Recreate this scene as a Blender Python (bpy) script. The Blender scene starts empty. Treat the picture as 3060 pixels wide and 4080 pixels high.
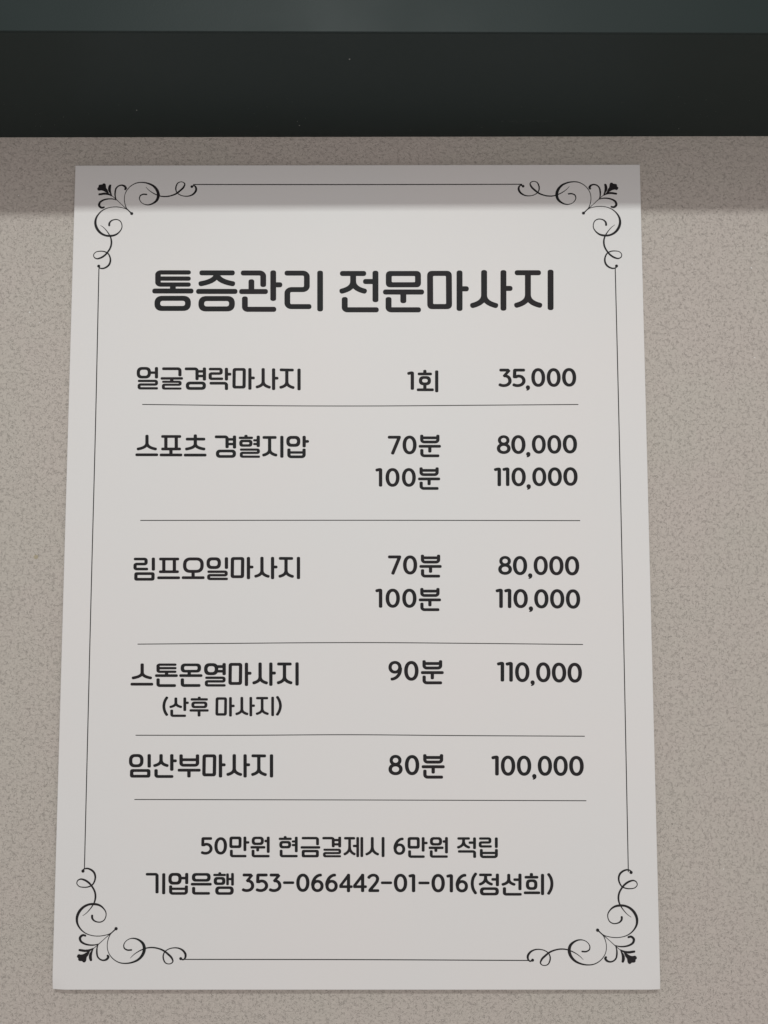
import bpy, math
from mathutils import Matrix, Vector

scene = bpy.context.scene
# ---------------------------------------------------------------- camera
# poster front plane is y = 0, its top left corner the origin; x right, z up, y into the wall (metres)
CAM = Vector((0.23029, -0.54078, -0.29607))
RIGHT = Vector((0.9999986, 0.0014697, -0.0008109))
DOWN = Vector((-0.0009101, 0.0687712, -0.9976320))
FWD = Vector((-0.0014105, 0.9976314, 0.0687725))
cd = bpy.data.cameras.new('camera')
cam = bpy.data.objects.new('camera', cd)
scene.collection.objects.link(cam)
m = Matrix.Identity(4)
for i in range(3):
    m[i][0] = RIGHT[i]; m[i][1] = -DOWN[i]; m[i][2] = -FWD[i]; m[i][3] = CAM[i]
cam.matrix_world = m
cd.sensor_fit = 'HORIZONTAL'; cd.sensor_width = 36.0; cd.lens = 36.0 * 3000 / 3060
cd.clip_start = 0.01; cd.clip_end = 50
scene.camera = cam

# ---------------------------------------------------------------- room light
w = bpy.data.worlds.new('World'); scene.world = w; w.use_nodes = True
bg = w.node_tree.nodes['Background']
bg.inputs[0].default_value = (1.0, 0.95, 0.94, 1); bg.inputs[1].default_value = 0.345

def area(name, loc, target, sx, sy, power, col):
    l = bpy.data.lights.new(name, 'AREA'); l.shape = 'RECTANGLE'; l.size = sx; l.size_y = sy
    l.energy = power; l.color = col
    o = bpy.data.objects.new(name, l); scene.collection.objects.link(o)
    o.location = loc
    o.rotation_euler = (Vector(target) - Vector(loc)).to_track_quat('-Z', 'Y').to_euler()
    return o
area('ceiling_lamp', (0.17, -1.35, 0.678), (0.22, 0, -0.30), 0.40, 0.065, 10.0, (0.955, 0.995, 0.975))
area('room_fill', (0.75, -2.4, -0.75), (0.22, 0, -0.4), 2.2, 1.2, 14.0, (1.0, 0.93, 0.90))  # added fill with no visible source, stands in for light bounced around the room

scene.view_settings.view_transform = 'Standard'; scene.view_settings.look = 'None'
scene.view_settings.exposure = 0; scene.view_settings.gamma = 1

# ---------------------------------------------------------------- helpers
def mat(name, col, rough=0.6, spec=0.5):
    m = bpy.data.materials.new(name); m.use_nodes = True
    b = m.node_tree.nodes['Principled BSDF']
    b.inputs['Base Color'].default_value = (*col, 1); b.inputs['Roughness'].default_value = rough
    b.inputs['Specular IOR Level'].default_value = spec
    return m, m.node_tree, b
class NT:
    def __init__(s, t): s.t = t
    def n(s, typ, **kw):
        nd = s.t.nodes.new(typ)
        for k, v in kw.items():
            if k.startswith('_'): setattr(nd, k[1:], v)
            else: nd.inputs[k].default_value = v
        return nd
    def l(s, a, b): s.t.links.new(a, b)
    def math(s, op, a, b=None, c=None, clamp=False):
        nd = s.t.nodes.new('ShaderNodeMath'); nd.operation = op; nd.use_clamp = clamp
        for i, v in enumerate((a, b, c)):
            if v is None: continue
            if hasattr(v, 'links'): s.l(v, nd.inputs[i])
            else: nd.inputs[i].default_value = v
        return nd.outputs[0]
    def ramp(s, v, lo, hi, a=0.0, b=1.0):
        nd = s.t.nodes.new('ShaderNodeMapRange'); nd.interpolation_type = 'SMOOTHSTEP'
        s.l(v, nd.inputs[0])
        for i, x in enumerate((lo, hi, a, b)): nd.inputs[i + 1].default_value = x
        return nd.outputs[0]
    def mix(s, f, a, b):
        nd = s.t.nodes.new('ShaderNodeMix'); nd.data_type = 'RGBA'
        if hasattr(f, 'links'): s.l(f, nd.inputs[0])
        else: nd.inputs[0].default_value = f
        for i, v in ((6, a), (7, b)):
            if hasattr(v, 'links'): s.l(v, nd.inputs[i])
            else: nd.inputs[i].default_value = (*v, 1)
        return nd.outputs[2]

def link(name, me, mt, parent=None):
    o = bpy.data.objects.new(name, me); scene.collection.objects.link(o)
    if mt: me.materials.append(mt)
    if parent: o.parent = parent
    return o
def mesh(name, v, f, smooth=False):
    me = bpy.data.meshes.new(name); me.from_pydata(v, [], f); me.update()
    if smooth: me.polygons.foreach_set('use_smooth', [True] * len(me.polygons))
    return me
def empty(name, loc, label, cat):
    o = bpy.data.objects.new(name, None); scene.collection.objects.link(o); o.location = loc
    o.empty_display_size = 0.05
    o['label'] = label; o['category'] = cat
    return o

# ---------------------------------------------------------------- materials
def wallpaper():
    m, t, b = mat('wallpaper', (0.5, 0.46, 0.41), 0.8, 0.25); g = NT(t)
    co = g.n('ShaderNodeTexCoord').outputs['Object']
    mp = g.n('ShaderNodeMapping'); mp.inputs['Scale'].default_value = (1, 0.0, 1); g.l(co, mp.inputs[0]); P = mp.outputs[0]
    def noise(sc, det=2.0, rough=0.5, dist=0.0, off=0.0):
        q = P
        if off:
            mo = g.n('ShaderNodeMapping'); mo.inputs['Location'].default_value = (off, 0, off * 1.7); g.l(P, mo.inputs[0]); q = mo.outputs[0]
        nd = g.n('ShaderNodeTexNoise'); nd.inputs['Scale'].default_value = sc; nd.inputs['Detail'].default_value = det
        nd.inputs['Roughness'].default_value = rough; nd.inputs['Distortion'].default_value = dist
        g.l(q, nd.inputs['Vector']); return nd.outputs['Fac']
    def crease(sc, off, width, lo, hi, dist):
        n = noise(sc, 1.5, 0.5, dist, off)
        r = g.math('ABSOLUTE', g.math('SUBTRACT', n, 0.5))
        line = g.ramp(r, 0.0, width, 1.0, 0.0)
        return g.math('MULTIPLY', line, g.ramp(noise(sc * 0.8, 1.0, 0.5, 0.0, off + 3.1), lo, hi))
    # flaky pulp relief: crinkled plates with sharp edges, broken up by softer lumps
    def warp(sc, amt, vsc):
        nd = g.n('ShaderNodeTexNoise'); nd.inputs['Scale'].default_value = sc; nd.inputs['Detail'].default_value = 2.0
        g.l(P, nd.inputs['Vector'])
        va = g.n('ShaderNodeVectorMath', _operation='MULTIPLY_ADD'); g.l(nd.outputs['Color'], va.inputs[0])
        va.inputs[1].default_value = (amt, 0, amt); g.l(P, va.inputs[2])
        sc_ = g.n('ShaderNodeVectorMath', _operation='MULTIPLY'); g.l(va.outputs[0], sc_.inputs[0]); sc_.inputs[1].default_value = (1, 0, 1)
        vo = g.n('ShaderNodeTexVoronoi'); vo.inputs['Scale'].default_value = vsc; g.l(sc_.outputs[0], vo.inputs['Vector'])
        sp = g.n('ShaderNodeSeparateColor'); g.l(vo.outputs['Color'], sp.inputs[0])
        return vo.outputs['Distance'], sp.outputs[0]
    d1, k1 = warp(330, 0.0045, 470)
    d2, k2 = warp(220, 0.0070, 290)
    plates = g.math('ADD', g.math('MULTIPLY', k1, 0.55), g.math('MULTIPLY', k2, 0.45))
    c1 = crease(420, 0.31, 0.045, 0.52, 0.62, 0.6)
    c2 = crease(560, 1.73, 0.050, 0.53, 0.63, 0.5)
    lump = noise(650, 3.0, 0.65, 0.4, 5.0)
    wave = noise(180, 2.0, 0.5, 0.3, 8.0)
    cr = g.math('MAXIMUM', c1, g.math('MULTIPLY', c2, 0.85))
    h = g.math('ADD', g.math('MULTIPLY', lump, 1.0), g.math('MULTIPLY', wave, 1.1))
    h = g.math('ADD', h, g.math('MULTIPLY', plates, 0.60))
    h = g.math('SUBTRACT', h, g.math('MULTIPLY', cr, 0.50))
    bp = g.n('ShaderNodeBump'); bp.inputs['Strength'].default_value = 1.0; bp.inputs['Distance'].default_value = 0.0006
    g.l(h, bp.inputs['Height']); g.l(bp.outputs[0], b.inputs['Normal'])
    tone = g.mix(g.ramp(noise(7, 4, 0.7, 0, 9.0), 0.35, 0.65), (0.568, 0.512, 0.466), (0.558, 0.518, 0.463))
    tone = g.mix(g.math('MULTIPLY', g.ramp(noise(600, 3, 0.7, 0, 11.0), 0.40, 0.75), 0.10), tone, (0.40, 0.36, 0.315))
    tone = g.mix(g.math('MULTIPLY', cr, 0.09), tone, (0.22, 0.19, 0.16))
    g.l(tone, b.inputs['Base Color'])
    return m

def ledge_paint():
    m, t, b = mat('ledge_paint', (0.05, 0.06, 0.06), 0.5, 0.2); g = NT(t)
    co = g.n('ShaderNodeTexCoord').outputs['Object']
    n = g.n('ShaderNodeTexNoise'); n.inputs['Scale'].default_value = 9; n.inputs['Detail'].default_value = 4; g.l(co, n.inputs['Vector'])
    f = g.n('ShaderNodeTexNoise'); f.inputs['Scale'].default_value = 900; f.inputs['Detail'].default_value = 2; g.l(co, f.inputs['Vector'])
    col = g.mix(g.ramp(n.outputs['Fac'], 0.3, 0.7), (0.0145, 0.0235, 0.0225), (0.0175, 0.0265, 0.0255))
    g.l(col, b.inputs['Base Color'])
    g.l(g.ramp(n.outputs['Fac'], 0.3, 0.7, 0.46, 0.56), b.inputs['Roughness'])
    bp = g.n('ShaderNodeBump'); bp.inputs['Strength'].default_value = 0.15; bp.inputs['Distance'].default_value = 0.0003
    g.l(f.outputs['Fac'], bp.inputs['Height']); g.l(bp.outputs[0], b.inputs['Normal'])
    return m

def board_paper():
    m, t, b = mat('matte_print_paper', (0.80, 0.79, 0.765), 0.55, 0.4); g = NT(t)
    co = g.n('ShaderNodeTexCoord').outputs['Object']
    n = g.n('ShaderNodeTexNoise'); n.inputs['Scale'].default_value = 5; n.inputs['Detail'].default_value = 3; g.l(co, n.inputs['Vector'])
    f = g.n('ShaderNodeTexNoise'); f.inputs['Scale'].default_value = 1500; f.inputs['Detail'].default_value = 2; g.l(co, f.inputs['Vector'])
    g.l(g.mix(g.ramp(n.outputs['Fac'], 0.3, 0.7), (0.77, 0.765, 0.755), (0.785, 0.762, 0.748)), b.inputs['Base Color'])
    bp = g.n('ShaderNodeBump'); bp.inputs['Strength'].default_value = 0.12; bp.inputs['Distance'].default_value = 0.0001
    g.l(f.outputs['Fac'], bp.inputs['Height']); g.l(bp.outputs[0], b.inputs['Normal'])
    return m

def ink_mat():
    m, t, b = mat('printed_ink', (0.02, 0.019, 0.021), 0.6, 0.25); g = NT(t)
    co = g.n('ShaderNodeTexCoord').outputs['Object']
    n = g.n('ShaderNodeTexNoise'); n.inputs['Scale'].default_value = 25; n.inputs['Detail'].default_value = 3; g.l(co, n.inputs['Vector'])
    g.l(g.mix(g.ramp(n.outputs['Fac'], 0.3, 0.7), (0.009, 0.011, 0.0115), (0.015, 0.011, 0.013)), b.inputs['Base Color'])
    return m
M_WALL, M_LEDGE, M_PAPER, M_INK = wallpaper(), ledge_paint(), board_paper(), ink_mat()
M_DUST, _, _ = mat('dust', (0.35, 0.35, 0.33), 0.9, 0.2)

# ---------------------------------------------------------------- wall
FLECKS = [(-0.0326, -0.1101, 0.00055), (-0.0249, -0.118, 0.0004), (-0.0435, -0.021, 0.00035), (0.5022, -0.0772, 0.00055), (0.5103, -0.0616, 0.0004), (0.5025, -0.1448, 0.0004), (0.4368, -0.0547, 0.0003), (0.4687, -0.5108, 0.00035), (0.4586, -0.0735, 0.0003)]
WY = 0.0042                      # wall surface just behind the board; the wall falls back slightly towards the floor
ZL = 0.0239                      # underside of the overhead ledge
wall = link('wall', mesh('wall', [(-1.2, WY + 0.0068, -1.6), (1.7, WY + 0.0068, -1.6), (1.7, WY - 0.0017, 0.4), (-1.2, WY - 0.0017, 0.4)], [(0, 1, 2, 3)]), M_WALL)
wall['kind'] = 'structure'
wall['label'] = 'beige wall with finely crinkled textured wallpaper'

# mica flecks in the wallpaper, their glint painted in as near-white colour, and one small brown stain
M_MICA, _, _ = mat('mica', (0.93, 0.93, 0.90), 0.3, 0.8)
M_STAIN, _, _ = mat('stain', (0.42, 0.37, 0.27), 0.9, 0.2)
def bump_disc(V, F, x, z, r, hgt, k=8, sq=1.0, jit=0.0):
    n0 = len(V)
    for i in range(k):
        a = 6.283 * i / k; q = r * (1 + jit * math.sin(3.7 * i + x * 900))
        V.append((x + q * math.cos(a), WY - 0.00425 * z - 0.0001, z + q * sq * math.sin(a)))
    V.append((x, WY - 0.00425 * z - 0.0001 - hgt, z))
    for i in range(k): F.append((n0 + i, n0 + (i + 1) % k, n0 + k))
V, F = [], []
for x, z, r in FLECKS: bump_disc(V, F, x, z, r, r * 0.7)
o = link('mica_fleck', mesh('mica_fleck', V, F), M_MICA, wall); o['kind'] = 'stuff'
V, F = [], []
bump_disc(V, F, -0.0227, -0.2908, 0.0017, 0.00005, 12, 0.9, 0.25)
link('stain', mesh('stain', V, F), M_STAIN, wall)

# ---------------------------------------------------------------- overhead ledge: underside board and front board
ledge = empty('overhead_ledge', (0.23, WY, ZL), 'dark grey painted ledge running overhead above the price notice, its underside in shade', 'ledge')
def slab(name, pts_lo, z0, z1, mt, bev=0.0003):
    """prism over a plan outline (x,y), small bevel on the edges"""
    import bmesh
    bm = bmesh.new()
    a = [bm.verts.new((x, y, z0)) for x, y in pts_lo]; b = [bm.verts.new((x, y, z1)) for x, y in pts_lo]
    n = len(pts_lo)
    bm.faces.new(a); bm.faces.new(b[::-1])
    for i in range(n): bm.faces.new((a[i], a[(i + 1) % n], b[(i + 1) % n], b[i])[::-1])
    bmesh.ops.recalc_face_normals(bm, faces=bm.faces[:])
    bmesh.ops.bevel(bm, geom=bm.edges[:], offset=bev, segments=2, profile=0.5, affect='EDGES')
    me = bpy.data.meshes.new(name); bm.to_mesh(me); bm.free()
    return link(name, me, mt, ledge)
def fy(x):                       # front face runs very slightly out of parallel with the wall
    return -0.1094 + 0.0066 * x
XA, XB = -1.2, 1.7
loc = ledge.location
def P2(x, y): return (x - loc.x, y - loc.y)
slab('underside_board', [P2(XA, WY), P2(XB, WY), P2(XB, fy(XB) + 0.0012), P2(XA, fy(XA) + 0.0012)], 0.0, 0.012, M_LEDGE)
slab('front_board', [P2(XA, fy(XA) + 0.0012), P2(XB, fy(XB) + 0.0012), P2(XB, fy(XB)), P2(XA, fy(XA))], 0.0, 0.33, M_LEDGE)
# specks of dust clinging to the underside
import random
rnd = random.Random(4)
v, f = [], []
def speck(x, y, r):
    n0 = len(v); k = 6
    for i in range(k):
        a = 6.283 * i / k; q = r * rnd.uniform(0.6, 1.2)
        v.append((x - loc.x + q * 1.4 * math.cos(a), y - loc.y + q * math.sin(a), -0.0001))
    v.append((x - loc.x, y - loc.y, -0.0001 - r * 0.6))
    for i in range(k): f.append((n0 + i, n0 + (i + 1) % k, n0 + k))
speck(0.208, -0.0835, 0.00055)
speck(0.055, -0.0300, 0.00038)
speck(0.168, -0.0110, 0.00038); speck(0.167, -0.0160, 0.00022)
speck(0.447, -0.0062, 0.00025); speck(0.0, -0.0220, 0.00022)
for i in range(24): speck(0.315 + i * 0.0016 + rnd.uniform(-.0005, .0005), -0.0160 + rnd.uniform(-.0004, .0004), rnd.uniform(0.00006, 0.00018))
for i in range(110): speck(rnd.uniform(-0.05, 0.5), rnd.uniform(-0.045, -0.003), rnd.uniform(0.00004, 0.00014))
d = link('dust', mesh('dust', v, f), M_DUST, ledge); d['kind'] = 'stuff'

# ---------------------------------------------------------------- the notice
poster = empty('price_notice', (0, 0, 0), 'white massage price notice with black lettering and scroll corners, mounted flat on the wallpaper', 'notice')
W, HT, TH = 0.420, 0.5893, 0.0026
def board():
    nx, ny = 60, 84
    rim = [(0.00035, 0.0), (0.0001, 0.00012), (0.0, 0.0004)]
    def bend(x, z):              # the bottom corners are knocked back a little, the paper is slightly uneven
        y = 0.0
        d1 = math.hypot(x, z + HT); d2 = math.hypot(x - W, z + HT)
        y += 0.0011 * max(0, 1 - d1 / 0.010) ** 1.5 + 0.0006 * max(0, 1 - d2 / 0.008) ** 1.5
        return y
    V, F = [], []
    xs = [0.0004 + (W - 0.0008) * (0.5 - 0.5 * math.cos(math.pi * i / nx)) for i in range(nx + 1)]
    zs = [-0.0004 - (HT - 0.0008) * (0.5 - 0.5 * math.cos(math.pi * j / ny)) for j in range(ny + 1)]
    for z in zs:
        for x in xs: V.append((x, bend(x, z), z))
    S = nx + 1
    for j in range(ny):
        for i in range(nx): a = j * S + i; F.append((a, a + S, a + S + 1, a + 1))
    loop = [j * S for j in range(ny + 1)] + [ny * S + i for i in range(1, nx + 1)] + [j * S + nx for j in range(ny - 1, -1, -1)] + [i for i in range(nx - 1, 0, -1)]
    prev = loop
    for out, dy in ((0.00028, 0.00012), (0.0004, 0.0004), (0.0004, TH)):
        cur = []
        for k in loop:
            x, y, z = V[k]
            X = -0 + (x - out if x < 0.00041 else x + out if x > W - 0.00041 else x)
            Z = z + out if z > -0.00041 else z - out if z < -HT + 0.00041 else z
            V.append((X, y + dy if dy < TH else TH, Z)); cur.append(len(V) - 1)
        n = len(loop)
        for k in range(n): F.append((prev[k], prev[(k + 1) % n], cur[(k + 1) % n], cur[k])[::-1])
        prev = cur
    F.append(tuple(prev))
    return link('sheet', mesh('sheet', V, F, True), M_PAPER, poster)
board()
# foam pads that hold the board off the wallpaper
M_PAD, _, _ = mat('foam_pad', (0.6, 0.6, 0.58), 0.9, 0.2)
for px, pz in ((0.05, -0.05), (W - 0.05, -0.05), (0.05, -HT + 0.06), (W - 0.05, -HT + 0.06), (W / 2, -HT / 2)):
    y0, y1 = TH, WY - 0.00425 * pz + 0.0003
    c8 = [(px + a * 0.015, y, pz + b * 0.010) for y in (y0, y1) for a, b in ((-1, -1), (1, -1), (1, 1), (-1, 1))]
    link('mounting_pad', mesh('mounting_pad', c8, [(3, 2, 1, 0), (4, 5, 6, 7), (0, 1, 5, 4), (1, 2, 6, 5), (2, 3, 7, 6), (3, 0, 4, 7)]), M_PAD, poster)

# ---------------------------------------------------------------- flat print: all the lettering, rules and scrollwork
# millimetres on the sheet, x from its left edge, y down from its top edge.
#  s: straight stroke (thickness of uprights, of horizontals, corner radius, points)   q: the same, curved
#  r: rounded ring (x0,y0,x1,y1, outer radius, side and top thickness, inner radius, roundness)
#  c: curved stroke of varying thickness (x,y,thickness)   d: dot   p: filled outline
PRINT = [
 ('title_lettering', 'large bold heading across the top of the notice', [
  ['s',4.11,3.26,2.12,[(87.48,81.84),(63.23,81.79),(63.42,90.95),(87.55,91.0)]],
  ['s',4.1,3.26,0.0,[(63.33,86.46),(87.48,86.5)]],
  ['s',4.27,3.77,0.0,[(74.39,90.97),(74.48,95.88)]],
  ['s',4.27,3.76,0.0,[(59.29,95.81),(89.67,95.86)]],
  ['r',61.11,99.45,87.88,110.8,5.84,4.26,3.76,1.95,2.4],
  ['s',4.27,3.78,0.0,[(93.75,82.19),(119.86,82.24)]],
  ['s',4.27,3.78,0.0,[(106.6,82.21),(106.61,82.63),(106.3,84.37),(105.45,85.85),(104.12,87.1),(102.41,88.14),(100.39,88.99),(98.13,89.69),(95.72,90.24),(93.24,90.68)]],
  ['s',4.27,3.78,0.0,[(106.6,82.21),(106.61,82.63),(106.96,84.37),(107.85,85.86),(109.21,87.11),(110.94,88.16),(112.98,89.02),(115.24,89.72),(117.65,90.28),(120.13,90.73)]],
  ['s',4.27,3.76,0.0,[(91.54,96.16),(121.99,96.21)]],
  ['r',93.4,99.67,120.17,111.19,5.84,4.26,3.76,1.95,2.4],
  ['s',4.27,3.78,2.77,[(124.25,82.33),(140.76,82.36),(140.87,92.93)]],
  ['s',4.27,3.77,0.0,[(132.11,87.09),(132.22,96.32)]],
  ['s',4.27,3.76,0.0,[(123.21,96.3),(144.4,96.34)]],
  ['s',4.27,3.78,0.0,[(148.1,80.37),(148.33,103.4)]],
  ['s',4.27,3.77,0.0,[(147.76,91.28),(154.91,91.29)]],
  ['s',4.26,3.76,2.11,[(127.48,99.96),(127.6,109.65),(150.62,109.69)]],
  ['s',4.27,3.78,3.09,[(156.46,82.47),(172.88,82.5),(172.97,94.9),(158.6,94.87),(158.7,107.64),(176.46,107.67)]],
  ['s',4.27,3.78,0.0,[(182.63,80.6),(182.8,111.32)]],
  ['s',4.37,3.83,0.0,[(197.23,82.81),(216.6,82.84)]],
  ['s',4.37,3.83,0.0,[(206.96,82.83),(206.98,88.87),(206.73,90.51),(206.07,91.91),(205.07,93.09),(203.79,94.08),(202.27,94.88),(200.59,95.54),(198.81,96.06),(196.97,96.47)]],
  ['s',4.37,3.83,0.0,[(206.96,82.83),(206.98,88.87),(207.24,90.51),(207.9,91.92),(208.91,93.1),(210.2,94.09),(211.71,94.9),(213.4,95.56),(215.19,96.09),(217.03,96.51)]],
  ['s',4.37,3.82,0.0,[(214.22,88.88),(223.33,88.9)]],
  ['s',4.37,3.83,0.0,[(223.38,80.73),(223.39,104.44)]],
  ['s',4.36,3.81,2.07,[(200.81,100.5),(200.84,110.1),(225.82,110.14)]],
  ['r',230.99,80.99,256.86,93.28,3.52,4.37,3.82,0.72,2.4],
  ['s',4.37,3.81,0.0,[(228.92,96.8),(259.1,96.85)]],
  ['s',4.37,3.81,0.0,[(243.85,96.77),(243.83,105.22)]],
  ['s',4.36,3.81,2.07,[(233.0,100.56),(232.99,110.16),(256.77,110.2)]],
  ['r',261.38,80.93,279.57,109.7,3.93,4.37,3.81,0.83,2.4],
  ['s',4.37,3.83,0.0,[(285.26,80.64),(285.04,111.09)]],
  ['s',4.37,3.81,0.0,[(284.54,94.47),(291.98,94.48)]],
  ['s',4.37,3.83,0.0,[(303.33,80.35),(303.15,99.31),(302.88,101.07),(302.2,102.56),(301.17,103.82),(299.85,104.86),(298.31,105.72),(296.59,106.42),(294.78,106.98),(292.91,107.42)]],
  ['s',4.37,3.83,0.0,[(303.33,80.35),(303.15,99.31),(303.39,101.07),(304.05,102.56),(305.07,103.82),(306.38,104.88),(307.92,105.74),(309.64,106.44),(311.46,107.01),(313.34,107.46)]],
  ['s',4.37,3.83,0.0,[(317.57,80.38),(317.22,110.94)]],
  ['s',4.36,3.81,0.0,[(316.89,94.21),(324.13,94.22)]],
  ['s',4.37,3.82,0.0,[(325.82,82.41),(345.18,82.45)]],
  ['s',4.37,3.82,0.0,[(335.55,82.43),(335.33,99.16),(335.05,100.91),(334.37,102.41),(333.36,103.67),(332.05,104.71),(330.53,105.57),(328.84,106.27),(327.05,106.83),(325.21,107.27)]],
  ['s',4.37,3.82,0.0,[(335.55,82.43),(335.33,99.16),(335.57,100.91),(336.23,102.41),(337.26,103.67),(338.58,104.72),(340.14,105.59),(341.88,106.29),(343.74,106.86),(345.64,107.31)]],
  ['s',4.37,3.83,0.0,[(352.25,80.13),(351.78,110.58)]],
 ]),
 ('service_name', 'first row, facial massage line', [
  ['r',49.19,152.52,59.61,161.08,3.98,2.4,2.1,1.91,2.4],
  ['s',2.36,1.88,0.0,[(58.09,156.73),(63.58,156.74)]],
  ['s',2.4,2.1,0.0,[(63.53,152.54),(63.71,161.09)]],
  ['s',2.19,1.79,1.03,[(50.12,162.84),(63.78,162.86),(63.84,165.52),(51.13,165.5),(51.19,168.32),(65.01,168.34)]],
  ['s',2.4,2.1,1.59,[(67.66,153.84),(80.7,153.86),(80.8,159.51)]],
  ['s',2.36,1.88,0.0,[(66.69,161.02),(83.13,161.04)]],
  ['s',2.53,1.88,0.0,[(74.87,161.03),(74.92,163.53)]],
  ['s',2.19,1.62,0.87,[(67.85,163.51),(81.03,163.54),(81.07,165.71),(68.85,165.69),(68.9,168.51),(82.16,168.53)]],
  ['s',2.4,2.1,1.59,[(84.2,153.95),(93.18,153.96),(93.33,162.35)]],
  ['s',2.36,1.88,0.0,[(92.82,155.82),(98.54,155.83)]],
  ['s',2.36,1.88,0.0,[(93.43,159.29),(98.6,159.3)]],
  ['s',2.4,2.1,0.0,[(98.57,152.92),(98.73,162.68)]],
  ['r',85.22,163.39,99.9,169.51,3.18,2.4,2.09,1.11,2.4],
  ['s',2.36,1.88,1.11,[(101.77,154.14),(110.76,154.15),(110.81,157.46),(102.86,157.45),(102.92,161.32),(112.45,161.33)]],
  ['s',2.4,2.1,0.0,[(114.64,153.19),(114.77,162.63)]],
  ['s',2.4,2.09,0.0,[(114.39,157.95),(118.36,157.96)]],
  ['s',2.4,2.09,1.59,[(102.42,164.62),(114.8,164.64),(114.87,169.71)]],
  ['r',119.12,153.37,128.87,168.6,2.11,2.41,2.08,0.44,2.4],
  ['s',2.41,2.08,0.0,[(131.77,153.38),(131.96,169.5)]],
  ['s',2.41,2.08,0.0,[(131.52,160.68),(135.51,160.77)]],
  ['s',2.41,2.08,0.0,[(141.44,153.43),(141.54,163.45),(141.42,164.38),(141.07,165.16),(140.53,165.82),(139.84,166.36),(139.02,166.8),(138.11,167.15),(137.14,167.42),(136.14,167.63)]],
  ['s',2.41,2.08,0.0,[(141.44,153.43),(141.54,163.45),(141.69,164.38),(142.06,165.18),(142.62,165.86),(143.34,166.43),(144.17,166.91),(145.1,167.3),(146.09,167.62),(147.1,167.88)]],
  ['s',2.41,2.08,0.0,[(149.06,153.6),(149.22,169.77)]],
  ['s',2.41,2.08,0.0,[(148.85,160.9),(152.73,160.99)]],
  ['s',2.41,2.08,0.0,[(153.5,154.76),(163.87,154.99)]],
  ['s',2.41,2.08,0.0,[(158.71,154.88),(158.79,163.72),(158.66,164.65),(158.31,165.43),(157.78,166.09),(157.1,166.63),(156.29,167.07),(155.39,167.42),(154.44,167.69),(153.46,167.91)]],
  ['s',2.41,2.08,0.0,[(158.71,154.88),(158.79,163.72),(158.94,164.66),(159.31,165.46),(159.87,166.14),(160.6,166.71),(161.45,167.18),(162.39,167.57),(163.39,167.89),(164.41,168.15)]],
  ['s',2.41,2.08,0.0,[(167.62,153.85),(167.75,169.96)]],
 ]),
 ('service_name', 'second row, sport acupressure line', [
  ['s',2.43,2.07,0.0,[(57.64,202.46),(57.77,208.6),(57.61,209.56),(57.14,210.38),(56.41,211.07),(55.47,211.64),(54.36,212.11),(53.12,212.5),(51.8,212.8),(50.45,213.04)]],
  ['s',2.43,2.07,0.0,[(57.64,202.46),(57.77,208.6),(57.97,209.56),(58.46,210.38),(59.19,211.07),(60.13,211.65),(61.23,212.12),(62.44,212.51),(63.73,212.82),(65.05,213.07)]],
  ['s',2.43,2.06,0.0,[(49.51,217.1),(66.08,217.12)]],
  ['s',2.43,2.07,0.0,[(67.94,203.75),(82.56,203.78)]],
  ['s',2.43,2.07,0.0,[(71.38,203.76),(71.56,212.84)]],
  ['s',2.43,2.07,0.0,[(78.93,203.77),(79.1,212.85)]],
  ['s',2.43,2.07,0.0,[(68.12,212.87),(82.57,212.89)]],
  ['s',2.43,2.07,0.0,[(75.23,212.84),(75.31,217.3)]],
  ['s',2.43,2.06,0.0,[(67.11,217.24),(83.6,217.27)]],
  ['s',2.43,2.07,0.0,[(92.73,202.2),(92.79,206.02)]],
  ['s',2.43,2.07,0.0,[(85.84,205.69),(100.06,205.72)]],
  ['s',2.43,2.07,0.0,[(92.79,205.71),(92.85,209.21),(92.68,210.05),(92.21,210.77),(91.47,211.37),(90.53,211.87),(89.41,212.29),(88.17,212.62),(86.85,212.89),(85.49,213.1)]],
  ['s',2.43,2.07,0.0,[(92.79,205.71),(92.85,209.21),(93.04,210.05),(93.53,210.77),(94.27,211.38),(95.21,211.88),(96.32,212.3),(97.54,212.63),(98.84,212.9),(100.18,213.12)]],
  ['s',2.43,2.06,0.0,[(84.62,217.35),(101.11,217.37)]],
  ['s',2.43,2.07,1.58,[(106.86,204.05),(115.79,204.07),(115.91,212.35)]],
  ['s',2.34,1.86,0.0,[(115.42,205.9),(121.11,205.91)]],
  ['s',2.34,1.86,0.0,[(116.02,209.33),(121.16,209.33)]],
  ['s',2.43,2.07,0.0,[(121.15,203.04),(121.28,212.68)]],
  ['r',107.84,213.38,122.44,219.42,3.16,2.42,2.06,1.1,2.4],
  ['s',2.43,2.07,0.0,[(129.48,202.57),(129.51,205.05)]],
  ['s',2.34,1.86,0.0,[(124.22,204.8),(134.64,204.81)]],
  ['r',124.66,206.16,134.3,211.34,2.45,2.34,1.86,0.79,2.4],
  ['s',2.34,1.69,0.0,[(134.67,206.65),(138.38,206.65)]],
  ['s',2.34,1.69,0.0,[(134.7,209.35),(138.41,209.36)]],
  ['s',2.43,2.07,0.0,[(138.38,203.15),(138.47,211.59)]],
  ['s',2.17,1.69,0.95,[(125.2,213.4),(138.61,213.42),(138.64,215.8),(126.25,215.78),(126.29,218.56),(139.85,218.59)]],
  ['s',2.39,2.07,0.0,[(141.47,204.54),(151.78,204.56)]],
  ['s',2.39,2.07,0.0,[(146.65,204.55),(146.74,213.37),(146.62,214.3),(146.27,215.09),(145.75,215.75),(145.07,216.3),(144.27,216.76),(143.37,217.13),(142.42,217.42),(141.45,217.66)]],
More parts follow.
